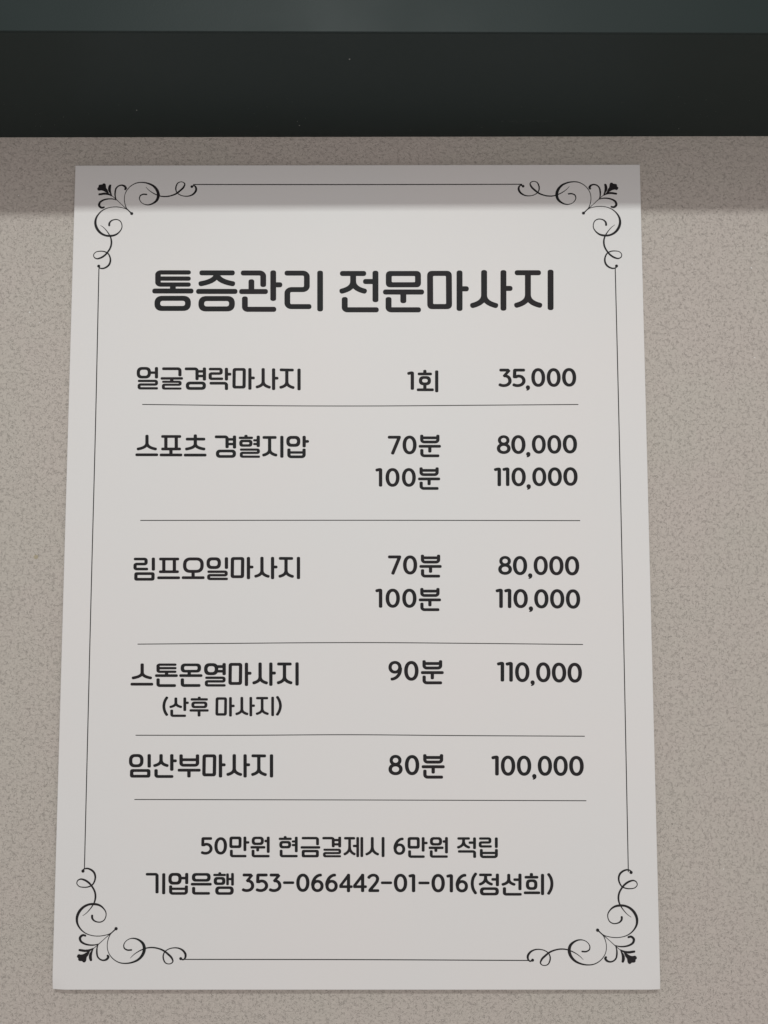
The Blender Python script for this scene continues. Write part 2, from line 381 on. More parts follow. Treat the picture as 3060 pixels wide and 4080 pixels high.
  ['s',2.39,2.07,0.0,[(146.65,204.55),(146.74,213.37),(146.89,214.3),(147.26,215.09),(147.83,215.75),(148.55,216.31),(149.39,216.77),(150.33,217.14),(151.32,217.43),(152.34,217.67)]],
  ['s',2.39,2.07,0.0,[(155.51,203.33),(155.66,219.4)]],
  ['r',158.76,203.42,168.94,211.39,3.79,2.43,2.19,1.89,2.4],
  ['s',2.43,2.07,0.0,[(171.68,203.36),(171.74,211.8)]],
  ['s',2.43,2.07,0.0,[(171.31,207.46),(175.26,207.47)]],
  ['s',2.43,2.07,1.74,[(160.7,212.58),(160.75,218.7),(171.71,218.71),(171.66,212.67)]],
  ['s',2.42,1.85,0.0,[(160.72,215.52),(171.68,215.54)]],
 ]),
 ('session_time', 'single session entry', [
  ['s',2.52,2.18,0.39,[(246.58,157.79),(249.1,157.16),(250.27,157.07),(250.23,169.72)]],
  ['s',2.42,2.09,0.0,[(259.4,154.87),(259.39,158.03)]],
  ['s',2.42,2.09,0.0,[(254.15,157.92),(264.63,157.94)]],
  ['r',255.0,159.5,263.83,166.29,3.49,2.42,2.09,1.65,2.4],
  ['s',2.42,2.09,0.0,[(259.36,165.31),(259.34,169.64)]],
  ['s',2.41,2.08,0.0,[(253.43,169.63),(265.93,169.65)]],
  ['s',2.42,2.09,0.0,[(268.04,155.28),(267.96,171.52)]],
 ]),
 ('price_figure', 'price in the first row', [
  ['s',2.52,2.18,0.0,[(313.67,155.15),(321.05,155.17)]],
  ['s',2.26,1.87,0.0,[(321.24,154.97),(316.72,160.05)]],
  ['q',2.52,2.18,[(316.53,159.56),(318.28,159.47),(320.21,160.35),(321.25,162.21),(321.13,164.26),(319.76,165.82),(317.32,166.59),(315.1,166.4),(313.17,165.51)]],
  ['s',2.52,2.18,0.29,[(332.5,155.19),(324.93,155.17),(324.66,161.24)]],
  ['q',2.52,2.18,[(324.67,160.65),(327.59,159.58),(329.91,160.17),(331.34,162.03),(331.31,164.08),(329.94,165.74),(327.4,166.61),(325.18,166.41),(323.25,165.63)]],
  ['d',334.36,167.95,1.55],
  ['c',[(334.66,167.95,2.31),(335.13,168.53,1.54),(334.54,169.49,1.16),(333.17,170.06,0.67)]],
  ['r',336.89,153.73,347.07,167.61,5.09,2.65,2.24,2.59,2.15],
  ['r',348.14,153.75,358.32,167.63,5.09,2.65,2.24,2.59,2.15],
  ['r',359.29,153.67,369.67,167.45,5.19,2.7,2.23,2.64,2.15],
 ]),
 ('session_time', 'shorter time in the second row', [
  ['s',2.51,2.17,0.0,[(232.28,204.47),(241.83,204.48)]],
  ['s',2.46,2.27,0.0,[(240.77,204.24),(235.45,217.06)]],
  ['r',242.98,203.27,253.2,216.99,5.11,2.66,2.22,2.6,2.15],
  ['s',2.4,2.08,1.93,[(256.94,202.6),(256.92,207.99),(268.59,208.01),(268.62,202.62)]],
  ['s',2.4,2.08,0.0,[(256.88,204.91),(268.66,204.93)]],
  ['s',2.4,2.07,0.0,[(254.64,211.12),(270.84,211.14)]],
  ['s',2.4,2.07,0.0,[(262.74,211.13),(262.72,215.73)]],
  ['s',2.4,2.07,1.93,[(256.95,213.08),(256.93,218.06),(269.65,218.08)]],
 ]),
 ('session_time', 'longer time in the second row', [
  ['s',2.5,2.15,0.38,[(223.41,228.68),(225.91,228.05),(227.07,227.96),(227.07,240.48)]],
  ['r',230.63,226.95,240.82,240.59,5.1,2.65,2.2,2.6,2.15],
  ['r',242.45,226.97,252.55,240.6,5.05,2.62,2.2,2.57,2.15],
  ['s',2.38,2.07,1.91,[(256.36,226.4),(256.34,231.76),(267.9,231.78),(267.93,226.42)]],
  ['s',2.38,2.06,0.0,[(256.3,228.69),(267.97,228.71)]],
  ['s',2.38,2.06,0.0,[(254.08,234.87),(270.13,234.89)]],
  ['s',2.38,2.06,0.0,[(262.11,234.88),(262.09,239.45)]],
  ['s',2.38,2.06,1.91,[(256.37,236.82),(256.35,241.77),(268.95,241.79)]],
 ]),
 ('price_figure', 'lower price in the second row', [
  ['r',312.05,203.09,320.53,210.48,4.24,2.35,2.06,2.12,2.1],
  ['r',311.21,208.73,321.24,216.8,4.82,2.55,2.16,2.51,2.1],
  ['r',321.65,203.01,332.07,216.81,5.21,2.71,2.23,2.65,2.15],
  ['d',333.95,216.88,1.59],
  ['c',[(334.25,216.89,2.33),(334.74,217.45,1.55),(334.13,218.4,1.16),(332.73,218.97,0.68)]],
  ['r',336.6,202.93,346.72,216.64,5.06,2.63,2.22,2.58,2.15],
  ['r',347.78,202.95,357.99,216.66,5.11,2.66,2.22,2.6,2.15],
  ['r',358.96,202.77,369.37,216.48,5.2,2.71,2.22,2.65,2.15],
 ]),
 ('price_figure', 'higher price in the second row', [
  ['s',2.6,2.15,0.4,[(309.03,228.42),(311.64,227.79),(312.84,227.7),(312.7,240.22)]],
  ['s',2.55,2.15,0.39,[(315.18,228.33),(317.74,227.71),(318.92,227.61),(318.78,240.13)]],
  ['r',321.57,226.61,331.95,240.33,5.19,2.7,2.22,2.64,2.15],
  ['d',333.92,240.34,1.58],
  ['c',[(334.22,240.34,2.35),(334.7,240.92,1.56),(334.1,241.89,1.17),(332.71,242.46,0.68)]],
  ['r',336.56,226.53,346.75,240.26,5.09,2.65,2.22,2.59,2.15],
  ['r',347.8,226.55,357.99,240.18,5.09,2.65,2.2,2.59,2.15],
  ['r',358.95,226.47,369.33,240.0,5.19,2.7,2.19,2.64,2.15],
 ]),
 ('service_name', 'third row, oil massage line', [
  ['s',2.4,1.94,1.25,[(50.03,292.43),(58.86,292.44),(58.94,296.03),(51.05,296.02),(51.13,299.6),(60.57,299.61)]],
  ['s',2.4,2.03,0.0,[(64.07,291.36),(64.27,300.78)]],
  ['r',50.62,301.86,65.29,307.92,1.87,2.4,2.02,0.47,2.4],
  ['s',2.4,2.03,0.0,[(68.16,292.45),(82.69,292.47)]],
  ['s',2.4,2.03,0.0,[(71.6,292.46),(71.78,301.49)]],
  ['s',2.4,2.02,0.0,[(79.18,292.47),(79.35,301.5)]],
  ['s',2.4,2.02,0.0,[(68.26,301.53),(82.63,301.54)]],
  ['s',2.4,2.02,0.0,[(67.1,305.84),(83.56,305.86)]],
  ['r',85.43,291.32,100.35,302.37,5.47,2.48,2.15,2.97,2.4],
  ['s',2.4,2.02,0.0,[(92.77,301.6),(92.85,305.79)]],
  ['s',2.4,2.02,0.0,[(84.66,305.78),(101.11,305.8)]],
  ['r',102.28,291.26,112.66,299.59,3.91,2.4,2.15,1.87,2.4],
  ['s',2.4,2.03,0.0,[(116.51,291.19),(116.63,299.6)]],
  ['s',2.23,1.77,1.01,[(103.0,301.53),(116.5,301.55),(116.53,304.04),(103.97,304.02),(104.01,306.66),(117.82,306.68)]],
  ['r',119.66,291.08,129.4,306.15,2.1,2.41,2.06,0.44,2.4],
  ['s',2.41,2.06,0.0,[(132.3,290.98),(132.49,306.93)]],
  ['s',2.41,2.06,0.0,[(132.06,298.21),(136.04,298.25)]],
  ['s',2.41,2.06,0.0,[(141.97,290.89),(142.08,300.82),(141.95,301.73),(141.6,302.52),(141.06,303.17),(140.37,303.72),(139.55,304.16),(138.64,304.52),(137.67,304.81),(136.68,305.03)]],
  ['s',2.41,2.06,0.0,[(141.97,290.89),(142.08,300.82),(142.23,301.74),(142.6,302.52),(143.16,303.19),(143.87,303.75),(144.71,304.2),(145.63,304.58),(146.62,304.88),(147.63,305.12)]],
  ['s',2.41,2.06,0.0,[(149.59,290.96),(149.75,306.97)]],
  ['s',2.41,2.06,0.0,[(149.39,298.19),(153.26,298.22)]],
  ['s',2.41,2.06,0.0,[(154.04,292.05),(164.4,292.14)]],
  ['s',2.41,2.06,0.0,[(159.25,292.09),(159.32,300.85),(159.19,301.77),(158.85,302.55),(158.32,303.21),(157.63,303.75),(156.83,304.2),(155.93,304.55),(154.97,304.84),(153.99,305.07)]],
  ['s',2.41,2.06,0.0,[(159.25,292.09),(159.32,300.85),(159.47,301.77),(159.84,302.56),(160.41,303.22),(161.13,303.78),(161.98,304.24),(162.92,304.61),(163.92,304.92),(164.95,305.16)]],
  ['s',2.41,2.06,0.0,[(168.16,290.95),(168.28,306.9)]],
 ]),
 ('session_time', 'shorter time in the third row', [
  ['s',2.5,2.17,0.0,[(232.32,291.08),(241.86,291.09)]],
  ['s',2.45,2.27,0.0,[(240.8,290.85),(235.49,303.67)]],
  ['r',243.09,289.99,253.3,303.69,5.1,2.65,2.21,2.6,2.15],
  ['s',2.38,2.07,1.91,[(257.09,289.43),(257.07,294.79),(268.62,294.8),(268.64,289.44)]],
  ['s',2.38,2.07,0.0,[(257.04,291.72),(268.68,291.73)]],
  ['s',2.38,2.06,0.0,[(254.82,297.9),(270.84,297.92)]],
  ['s',2.38,2.06,0.0,[(262.83,297.91),(262.81,302.49)]],
  ['s',2.37,2.06,1.91,[(257.1,299.85),(257.08,304.81),(269.66,304.83)]],
 ]),
 ('session_time', 'longer time in the third row', [
  ['s',2.52,2.17,0.39,[(223.36,315.46),(225.88,314.83),(227.05,314.74),(227.05,327.33)]],
  ['r',230.59,313.72,240.86,327.34,5.14,2.67,2.2,2.62,2.15],
  ['r',242.47,313.74,252.74,327.36,5.13,2.67,2.2,2.62,2.15],
  ['s',2.37,2.08,1.9,[(256.53,313.18),(256.51,318.58),(268.01,318.59),(268.04,313.2)]],
  ['s',2.37,2.08,0.0,[(256.47,315.49),(268.08,315.5)]],
  ['s',2.37,2.08,0.0,[(254.26,321.71),(270.23,321.73)]],
  ['s',2.37,2.08,0.0,[(262.25,321.72),(262.23,326.32)]],
  ['s',2.37,2.07,1.9,[(256.54,323.67),(256.52,328.66),(269.05,328.67)]],
 ]),
 ('price_figure', 'lower price in the third row', [
  ['r',312.07,290.46,320.46,297.74,4.2,2.33,2.03,2.1,2.1],
  ['r',311.24,296.02,321.15,303.96,4.77,2.53,2.13,2.48,2.1],
  ['r',321.76,290.47,332.05,304.17,5.15,2.68,2.21,2.62,2.15],
  ['d',334.1,304.4,1.57],
  ['c',[(334.4,304.4,2.34),(334.88,304.99,1.56),(334.28,305.96,1.17),(332.9,306.54,0.68)]],
  ['r',336.63,290.49,346.83,304.19,5.1,2.65,2.21,2.6,2.15],
  ['r',347.78,290.51,358.08,304.3,5.15,2.68,2.23,2.62,2.15],
  ['r',359.03,290.62,369.32,304.4,5.15,2.68,2.23,2.62,2.15],
 ]),
 ('price_figure', 'higher price in the third row', [
  ['s',2.62,2.18,0.4,[(309.27,315.58),(311.9,314.95),(313.11,314.85),(312.97,327.53)]],
  ['s',2.57,2.2,0.4,[(315.45,315.6),(318.03,314.96),(319.22,314.87),(319.07,327.63)]],
  ['r',321.85,314.03,332.21,327.64,5.18,2.69,2.2,2.64,2.15],
  ['d',334.26,327.91,1.57],
  ['c',[(334.55,327.91,2.36),(335.03,328.51,1.57),(334.43,329.5,1.18),(333.05,330.09,0.69)]],
  ['r',336.68,314.14,346.94,327.85,5.13,2.67,2.22,2.61,2.15],
  ['r',347.99,314.16,358.25,327.96,5.13,2.67,2.23,2.61,2.15],
  ['r',359.29,314.27,369.56,328.07,5.13,2.67,2.23,2.61,2.15],
 ]),
 ('service_name', 'fourth row, hot stone massage line', [
  ['s',2.42,2.03,0.0,[(57.65,366.4),(57.79,372.82),(57.63,373.68),(57.16,374.41),(56.43,375.02),(55.49,375.53),(54.37,375.95),(53.13,376.29),(51.81,376.57),(50.46,376.78)]],
  ['s',2.42,2.03,0.0,[(57.65,366.4),(57.79,372.82),(57.98,373.68),(58.45,374.41),(59.17,375.03),(60.07,375.54),(61.13,375.96),(62.31,376.3),(63.56,376.58),(64.84,376.8)]],
  ['s',2.42,2.02,0.0,[(49.63,381.01),(65.85,381.03)]],
  ['s',2.38,1.7,1.24,[(82.13,367.35),(68.97,367.33),(69.07,372.3),(82.15,372.31)]],
  ['s',2.38,1.7,0.0,[(69.02,369.78),(82.18,369.79)]],
  ['s',2.42,2.02,0.0,[(75.11,372.31),(75.16,374.98)]],
  ['s',2.38,1.94,0.0,[(66.89,375.01),(83.2,375.03)]],
  ['s',2.42,2.02,1.24,[(69.17,376.88),(69.27,381.99),(82.02,382.0)]],
  ['r',85.04,366.52,99.58,372.86,3.09,2.54,1.9,1.08,2.4],
  ['s',2.42,2.02,0.0,[(91.19,372.1),(91.24,375.0)]],
  ['s',2.38,1.94,0.0,[(84.13,374.99),(100.68,375.01)]],
  ['s',2.42,2.02,1.24,[(86.41,376.9),(86.5,381.93),(99.4,381.94)]],
  ['r',101.69,366.3,111.82,374.71,4.02,2.54,2.11,2.01,2.4],
  ['s',2.38,2.03,0.0,[(110.4,368.68),(115.89,368.68)]],
  ['s',2.38,1.86,0.0,[(110.45,371.96),(115.94,371.97)]],
  ['s',2.42,2.03,0.0,[(115.9,366.16),(116.02,374.72)]],
  ['s',2.21,1.78,1.0,[(102.56,376.54),(116.01,376.55),(116.04,379.07),(103.45,379.05),(103.49,381.87),(117.24,381.89)]],
  ['r',119.06,366.1,128.83,381.6,2.11,2.41,2.11,0.44,2.4],
  ['s',2.42,2.12,0.0,[(131.73,365.95),(131.94,382.36)]],
  ['s',2.41,2.11,0.0,[(131.49,373.39),(135.49,373.4)]],
  ['s',2.42,2.12,0.0,[(141.43,365.8),(141.55,376.01),(141.42,376.95),(141.07,377.76),(140.53,378.44),(139.83,379.0),(139.01,379.46),(138.1,379.84),(137.13,380.14),(136.13,380.38)]],
  ['s',2.42,2.12,0.0,[(141.43,365.8),(141.55,376.01),(141.7,376.95),(142.07,377.76),(142.63,378.44),(143.34,379.01),(144.18,379.48),(145.11,379.85),(146.1,380.16),(147.11,380.4)]],
  ['s',2.42,2.12,0.0,[(149.08,365.81),(149.24,382.28)]],
  ['s',2.41,2.11,0.0,[(148.87,373.26),(152.76,373.27)]],
  ['s',2.42,2.12,0.0,[(153.53,366.91),(163.92,366.93)]],
  ['s',2.42,2.12,0.0,[(158.76,366.92),(158.84,375.93),(158.71,376.87),(158.36,377.68),(157.83,378.36),(157.14,378.92),(156.33,379.39),(155.43,379.76),(154.48,380.06),(153.49,380.3)]],
  ['s',2.42,2.12,0.0,[(158.76,366.92),(158.84,375.93),(158.99,376.88),(159.36,377.68),(159.93,378.36),(160.65,378.93),(161.5,379.4),(162.45,379.78),(163.45,380.08),(164.48,380.32)]],
  ['s',2.42,2.12,0.0,[(167.69,365.68),(167.82,382.09)]],
 ]),
 ('service_name', 'smaller bracketed note under the fourth row', [
  ['q',2.05,1.77,[(76.07,389.76),(74.35,392.65),(73.65,396.44),(74.34,399.86),(76.25,403.04)]],
  ['s',2.09,1.69,0.0,[(82.02,390.3),(82.09,394.02),(81.98,394.68),(81.69,395.23),(81.24,395.71),(80.66,396.1),(79.98,396.42),(79.22,396.68),(78.42,396.89),(77.6,397.05)]],
  ['s',2.09,1.69,0.0,[(82.02,390.3),(82.09,394.02),(82.21,394.68),(82.52,395.24),(82.97,395.71),(83.55,396.1),(84.22,396.42),(84.96,396.69),(85.74,396.9),(86.54,397.06)]],
  ['s',2.09,1.69,0.0,[(88.35,390.23),(88.52,399.8)]],
  ['s',2.08,1.69,0.0,[(88.11,394.03),(91.35,394.03)]],
  ['s',2.08,1.69,1.08,[(79.25,398.72),(79.33,403.05),(89.5,403.06)]],
  ['s',2.09,1.69,0.0,[(98.6,389.71),(98.63,391.76)]],
  ['s',2.09,1.69,0.0,[(92.46,391.64),(104.8,391.65)]],
  ['r',93.07,393.13,104.48,397.76,2.31,2.08,1.61,0.85,2.4],
  ['s',2.08,1.69,0.0,[(91.82,399.34),(105.47,399.36)]],
  ['s',2.08,1.69,0.0,[(98.61,399.35),(98.68,403.6)]],
  ['r',110.2,390.17,118.32,403.0,1.75,2.0,1.75,0.37,2.4],
  ['s',2.01,1.75,0.0,[(120.72,390.03),(120.9,403.62)]],
  ['s',2.0,1.75,0.0,[(120.52,396.2),(123.84,396.2)]],
  ['s',2.01,1.75,0.0,[(128.76,389.9),(128.87,398.34),(128.77,399.13),(128.48,399.79),(128.03,400.36),(127.45,400.83),(126.77,401.21),(126.02,401.52),(125.21,401.77),(124.38,401.97)]],
  ['s',2.01,1.75,0.0,[(128.76,389.9),(128.87,398.34),(129.0,399.13),(129.31,399.8),(129.77,400.36),(130.37,400.83),(131.06,401.21),(131.84,401.53),(132.66,401.78),(133.5,401.98)]],
  ['s',2.01,1.75,0.0,[(135.11,389.9),(135.27,403.53)]],
  ['s',2.0,1.75,0.0,[(134.95,396.06),(138.18,396.06)]],
  ['s',2.0,1.75,0.0,[(138.81,390.8),(147.44,390.8)]],
  ['s',2.0,1.75,0.0,[(143.15,390.8),(143.23,398.26),(143.12,399.04),(142.84,399.71),(142.39,400.27),(141.83,400.74),(141.15,401.12),(140.41,401.43),(139.61,401.68),(138.8,401.88)]],
  ['s',2.0,1.75,0.0,[(143.15,390.8),(143.23,398.26),(143.35,399.04),(143.66,399.71),(144.14,400.27),(144.74,400.74),(145.45,401.12),(146.23,401.44),(147.06,401.69),(147.92,401.89)]],
  ['s',2.0,1.75,0.0,[(150.56,389.76),(150.7,403.35)]],
  ['q',2.04,1.77,[(153.53,389.46),(155.34,392.5),(156.14,396.15),(155.48,399.56),(153.58,402.89)]],
 ]),
 ('session_time', 'time in the fourth row', [
  ['r',232.55,364.81,241.9,373.74,4.68,2.43,2.09,2.39,2.1],
  ['q',2.48,2.09,[(240.95,368.95),(240.95,371.4),(240.18,374.03),(238.27,376.28),(235.98,377.4),(234.07,377.68)]],
  ['r',243.7,364.82,253.99,378.73,5.15,2.68,2.25,2.62,2.15],
  ['s',2.41,2.14,1.94,[(257.9,364.27),(257.88,369.81),(269.58,369.82),(269.61,364.28)]],
  ['s',2.41,2.13,0.0,[(257.84,366.64),(269.65,366.65)]],
  ['s',2.41,2.13,0.0,[(255.59,373.02),(271.84,373.04)]],
  ['s',2.41,2.13,0.0,[(263.72,373.03),(263.69,377.75)]],
  ['s',2.41,2.13,1.93,[(257.91,375.04),(257.89,380.16),(270.64,380.17)]],
 ]),
 ('price_figure', 'price in the fourth row', [
  ['s',2.6,2.21,0.4,[(309.67,367.24),(312.28,366.6),(313.49,366.5),(313.34,379.36)]],
  ['s',2.6,2.21,0.4,[(315.81,367.34),(318.42,366.7),(319.63,366.6),(319.47,379.46)]],
  ['r',322.36,365.75,332.65,379.75,5.15,2.68,2.26,2.62,2.15],
  ['d',334.72,379.96,1.51],
  ['c',[(335.0,379.96,2.33),(335.47,380.56,1.55),(334.89,381.55,1.17),(333.56,382.15,0.68)]],
  ['r',337.27,365.86,347.56,379.85,5.14,2.68,2.26,2.62,2.15],
  ['r',348.41,366.06,358.7,380.05,5.14,2.68,2.26,2.62,2.15],
  ['r',359.55,366.17,369.84,380.16,5.14,2.67,2.26,2.62,2.15],
 ]),
 ('service_name', 'fifth row, maternity massage line', [
  ['r',49.77,429.57,60.05,438.74,4.22,2.44,2.07,2.15,2.4],
  ['s',2.44,1.99,0.0,[(63.94,429.58),(64.14,438.98)]],
  ['r',50.66,439.95,65.15,445.87,1.84,2.44,1.99,0.54,2.4],
  ['s',2.44,1.99,0.0,[(72.31,429.59),(72.4,433.8),(72.28,434.66),(71.93,435.39),(71.38,436.01),(70.68,436.52),(69.85,436.94),(68.93,437.29),(67.96,437.56),(66.96,437.78)]],
  ['s',2.44,1.99,0.0,[(72.31,429.59),(72.4,433.8),(72.55,434.66),(72.92,435.39),(73.46,436.01),(74.15,436.53),(74.96,436.95),(75.86,437.29),(76.8,437.57),(77.77,437.79)]],
  ['s',2.44,1.99,0.0,[(79.88,429.6),(80.1,441.17)]],
  ['s',2.44,1.99,0.0,[(79.62,434.26),(83.61,434.26)]],
  ['s',2.44,1.99,1.3,[(68.99,439.96),(69.1,445.06),(81.36,445.07)]],
  ['s',2.44,1.99,1.84,[(86.44,429.75),(86.58,437.31),(98.12,437.32),(98.0,429.76)]],
  ['s',2.44,1.99,0.0,[(86.51,433.51),(98.02,433.52)]],
  ['s',2.44,1.99,0.0,[(84.19,440.72),(100.44,440.74)]],
  ['s',2.44,1.99,0.0,[(92.16,440.73),(92.25,445.75)]],
  ['r',101.54,429.79,111.31,444.97,2.11,2.41,2.07,0.44,2.4],
  ['s',2.42,2.07,0.0,[(114.19,429.7),(114.43,445.77)]],
  ['s',2.41,2.07,0.0,[(113.97,436.99),(117.96,437.03)]],
  ['s',2.42,2.07,0.0,[(123.89,429.63),(124.02,439.63),(123.9,440.56),(123.55,441.34),(123.01,442.0),(122.32,442.55),(121.5,442.99),(120.59,443.36),(119.61,443.64),(118.62,443.87)]],
  ['s',2.42,2.07,0.0,[(123.89,429.63),(124.02,439.63),(124.17,440.56),(124.55,441.35),(125.11,442.02),(125.82,442.58),(126.66,443.05),(127.6,443.43),(128.58,443.73),(129.6,443.98)]],
  ['s',2.42,2.07,0.0,[(131.53,429.71),(131.73,445.84)]],
  ['s',2.41,2.07,0.0,[(131.34,437.0),(135.23,437.04)]],
  ['s',2.41,2.07,0.0,[(135.99,430.82),(146.38,430.93)]],
  ['s',2.41,2.07,0.0,[(141.21,430.87),(141.31,439.7),(141.18,440.62),(140.84,441.41),(140.31,442.07),(139.62,442.61),(138.81,443.06),(137.91,443.42),(136.96,443.71),(135.98,443.93)]],
  ['s',2.41,2.07,0.0,[(141.21,430.87),(141.31,439.7),(141.46,440.62),(141.83,441.42),(142.4,442.09),(143.13,442.65),(143.98,443.11),(144.92,443.49),(145.93,443.8),(146.96,444.04)]],
  ['s',2.41,2.07,0.0,[(150.14,429.74),(150.3,445.81)]],
 ]),
 ('session_time', 'time in the fifth row', [
  ['r',233.28,430.22,241.76,437.8,4.24,2.35,2.11,2.12,2.1],
  ['r',232.5,436.0,242.52,444.26,4.82,2.55,2.21,2.5,2.1],
  ['r',244.03,430.32,254.24,444.27,5.1,2.65,2.25,2.6,2.15],
  ['s',2.42,2.13,1.94,[(258.14,429.69),(258.12,435.22),(269.86,435.23),(269.89,429.7)]],
  ['s',2.42,2.13,0.0,[(258.08,432.05),(269.92,432.07)]],
  ['s',2.42,2.13,0.0,[(255.82,438.44),(272.12,438.45)]],
  ['s',2.42,2.13,0.0,[(263.97,438.45),(263.95,443.16)]],
  ['s',2.42,2.13,1.94,[(258.14,440.45),(258.12,445.57),(270.91,445.58)]],
 ]),
 ('price_figure', 'price in the fifth row', [
  ['s',2.63,2.19,0.4,[(305.04,432.52),(307.68,431.88),(308.9,431.78),(308.76,444.51)]],
  ['r',311.54,430.76,321.75,444.7,5.1,2.65,2.25,2.6,2.15],
  ['r',322.78,430.77,332.99,444.71,5.1,2.65,2.25,2.6,2.15],
  ['d',334.99,444.97,1.54],
  ['c',[(335.28,444.97,2.31),(335.75,445.55,1.54),(335.16,446.51,1.15),(333.81,447.08,0.67)]],
  ['r',337.48,430.87,347.59,444.72,5.06,2.63,2.24,2.58,2.15],
  ['r',348.52,430.97,358.63,444.82,5.05,2.63,2.24,2.58,2.15],
  ['r',359.57,430.98,369.86,444.83,5.15,2.68,2.24,2.62,2.15],
 ]),
 ('footer_lettering', 'upper footer sentence about credit for cash payment', [
  ['s',2.15,1.91,0.25,[(109.19,487.54),(102.74,487.54),(102.66,492.84)]],
  ['q',2.15,1.9,[(102.65,492.33),(105.12,491.39),(107.11,491.9),(108.37,493.53),(108.4,495.32),(107.27,496.77),(105.13,497.54),(103.23,497.37),(101.57,496.68)]],
  ['r',110.77,486.62,119.7,498.47,4.47,2.32,1.91,2.28,2.15],
  ['r',121.23,486.17,129.76,494.07,1.83,2.08,1.88,0.54,2.4],
  ['s',2.08,1.71,0.0,[(132.08,486.18),(132.2,496.12)]],
  ['s',2.08,1.71,0.0,[(131.86,490.19),(135.31,490.2)]],
  ['s',2.08,1.71,1.08,[(122.72,495.12),(122.78,499.46),(133.39,499.47)]],
  ['r',136.85,486.25,145.38,491.98,2.71,2.08,1.68,1.15,2.4],
  ['s',2.08,1.71,0.0,[(135.96,493.49),(146.51,493.5)]],
  ['s',2.08,1.71,0.0,[(141.1,493.49),(141.13,496.32)]],
  ['s',2.08,1.71,0.0,[(145.72,489.22),(148.43,489.22)]],
  ['s',2.08,1.71,0.0,[(148.4,486.19),(148.51,497.31)]],
  ['s',2.08,1.71,1.08,[(137.87,495.13),(137.92,499.47),(149.55,499.48)]],
  ['s',2.08,1.71,0.0,[(160.25,485.8),(160.27,487.85)]],
  ['s',2.01,1.61,0.0,[(155.73,487.71),(164.87,487.72)]],
  ['r',156.17,489.16,164.49,494.23,2.5,2.08,1.67,0.88,2.4],
  ['s',2.01,1.54,0.0,[(164.82,489.56),(168.0,489.56)]],
  ['s',2.01,1.6,0.0,[(164.84,492.0),(168.02,492.0)]],
  ['s',2.08,1.71,0.0,[(168.0,486.27),(168.09,496.93)]],
  ['s',2.08,1.71,1.08,[(157.49,495.15),(157.53,499.49),(169.15,499.49)]],
  ['s',2.08,1.71,1.22,[(171.77,487.26),(182.87,487.27),(182.9,492.14)]],
  ['s',2.08,1.71,0.0,[(171.0,493.58),(184.87,493.59)]],
  ['r',171.85,495.23,183.88,500.36,1.49,2.08,1.71,0.47,2.4],
  ['s',2.08,1.71,1.22,[(186.19,487.27),(193.84,487.28),(193.87,493.53)]],
  ['s',2.01,1.61,0.0,[(193.64,488.6),(198.38,488.6)]],
  ['s',2.01,1.6,0.0,[(193.86,491.49),(198.39,491.5)]],
  ['s',2.08,1.71,0.0,[(198.37,486.29),(198.4,493.6)]],
  ['s',1.86,1.46,0.81,[(186.98,495.17),(198.47,495.18),(198.48,497.42),(187.67,497.41),(187.68,499.57),(199.37,499.58)]],
  ['s',2.08,1.71,0.0,[(201.38,487.35),(209.23,487.36)]],
  ['s',1.94,1.68,0.0,[(205.3,487.35),(205.32,493.21),(205.22,494.33),(204.94,495.29),(204.52,496.09),(203.98,496.76),(203.35,497.31),(202.65,497.76),(201.9,498.12),(201.14,498.4)]],
  ['s',1.94,1.68,0.0,[(205.3,487.35),(205.32,493.21),(205.43,494.33),(205.71,495.29),(206.12,496.09),(206.66,496.77),(207.28,497.32),(207.98,497.76),(208.71,498.12),(209.46,498.41)]],
  ['s',1.94,1.68,0.0,[(210.95,486.5),(210.98,500.18)]],
  ['s',2.08,1.71,0.0,[(207.48,492.62),(210.93,492.63)]],
  ['s',2.01,1.68,0.0,[(213.83,486.5),(213.85,500.19)]],
  ['s',2.08,1.71,0.0,[(221.14,486.51),(221.15,493.23),(221.03,494.36),(220.72,495.33),(220.24,496.14),(219.63,496.82),(218.92,497.38),(218.12,497.83),(217.28,498.19),(216.42,498.48)]],
  ['s',2.08,1.71,0.0,[(221.14,486.51),(221.15,493.23),(221.27,494.36),(221.58,495.33),(222.05,496.14),(222.65,496.82),(223.35,497.38),(224.14,497.83),(224.97,498.2),(225.82,498.49)]],
  ['s',2.08,1.71,0.0,[(228.69,486.52),(228.69,500.2)]],
  ['r',236.09,490.89,244.21,498.7,4.06,2.13,1.81,2.05,2.1],
  ['q',2.17,1.81,[(243.13,487.8),(241.12,487.96),(239.11,489.18),(237.69,491.22),(237.01,493.49),(237.1,495.12)]],
  ['r',245.81,486.57,254.33,494.46,1.83,2.08,1.88,0.54,2.4],
  ['s',2.08,1.71,0.0,[(256.71,486.57),(256.67,496.51)]],
  ['s',2.08,1.71,0.0,[(256.43,490.59),(259.88,490.59)]],
  ['s',2.08,1.71,1.08,[(247.21,495.51),(247.2,499.85),(257.81,499.86)]],
  ['r',261.4,486.61,269.93,492.34,2.71,2.08,1.67,1.15,2.4],
  ['s',2.08,1.71,0.0,[(260.44,493.85),(270.98,493.86)]],
  ['s',2.08,1.71,0.0,[(265.58,493.85),(265.56,496.68)]],
  ['s',2.08,1.71,0.0,[(270.26,489.58),(272.97,489.58)]],
  ['s',2.08,1.71,0.0,[(272.99,486.55),(272.92,497.67)]],
  ['s',2.08,1.71,1.08,[(262.32,495.49),(262.3,499.83),(273.92,499.84)]],
  ['s',2.08,1.71,0.0,[(280.56,487.55),(289.43,487.55)]],
  ['s',2.08,1.71,0.0,[(284.96,487.55),(284.94,489.66),(284.82,490.55),(284.52,491.31),(284.06,491.95),(283.47,492.49),(282.78,492.93),(282.02,493.29),(281.21,493.57),(280.38,493.8)]],
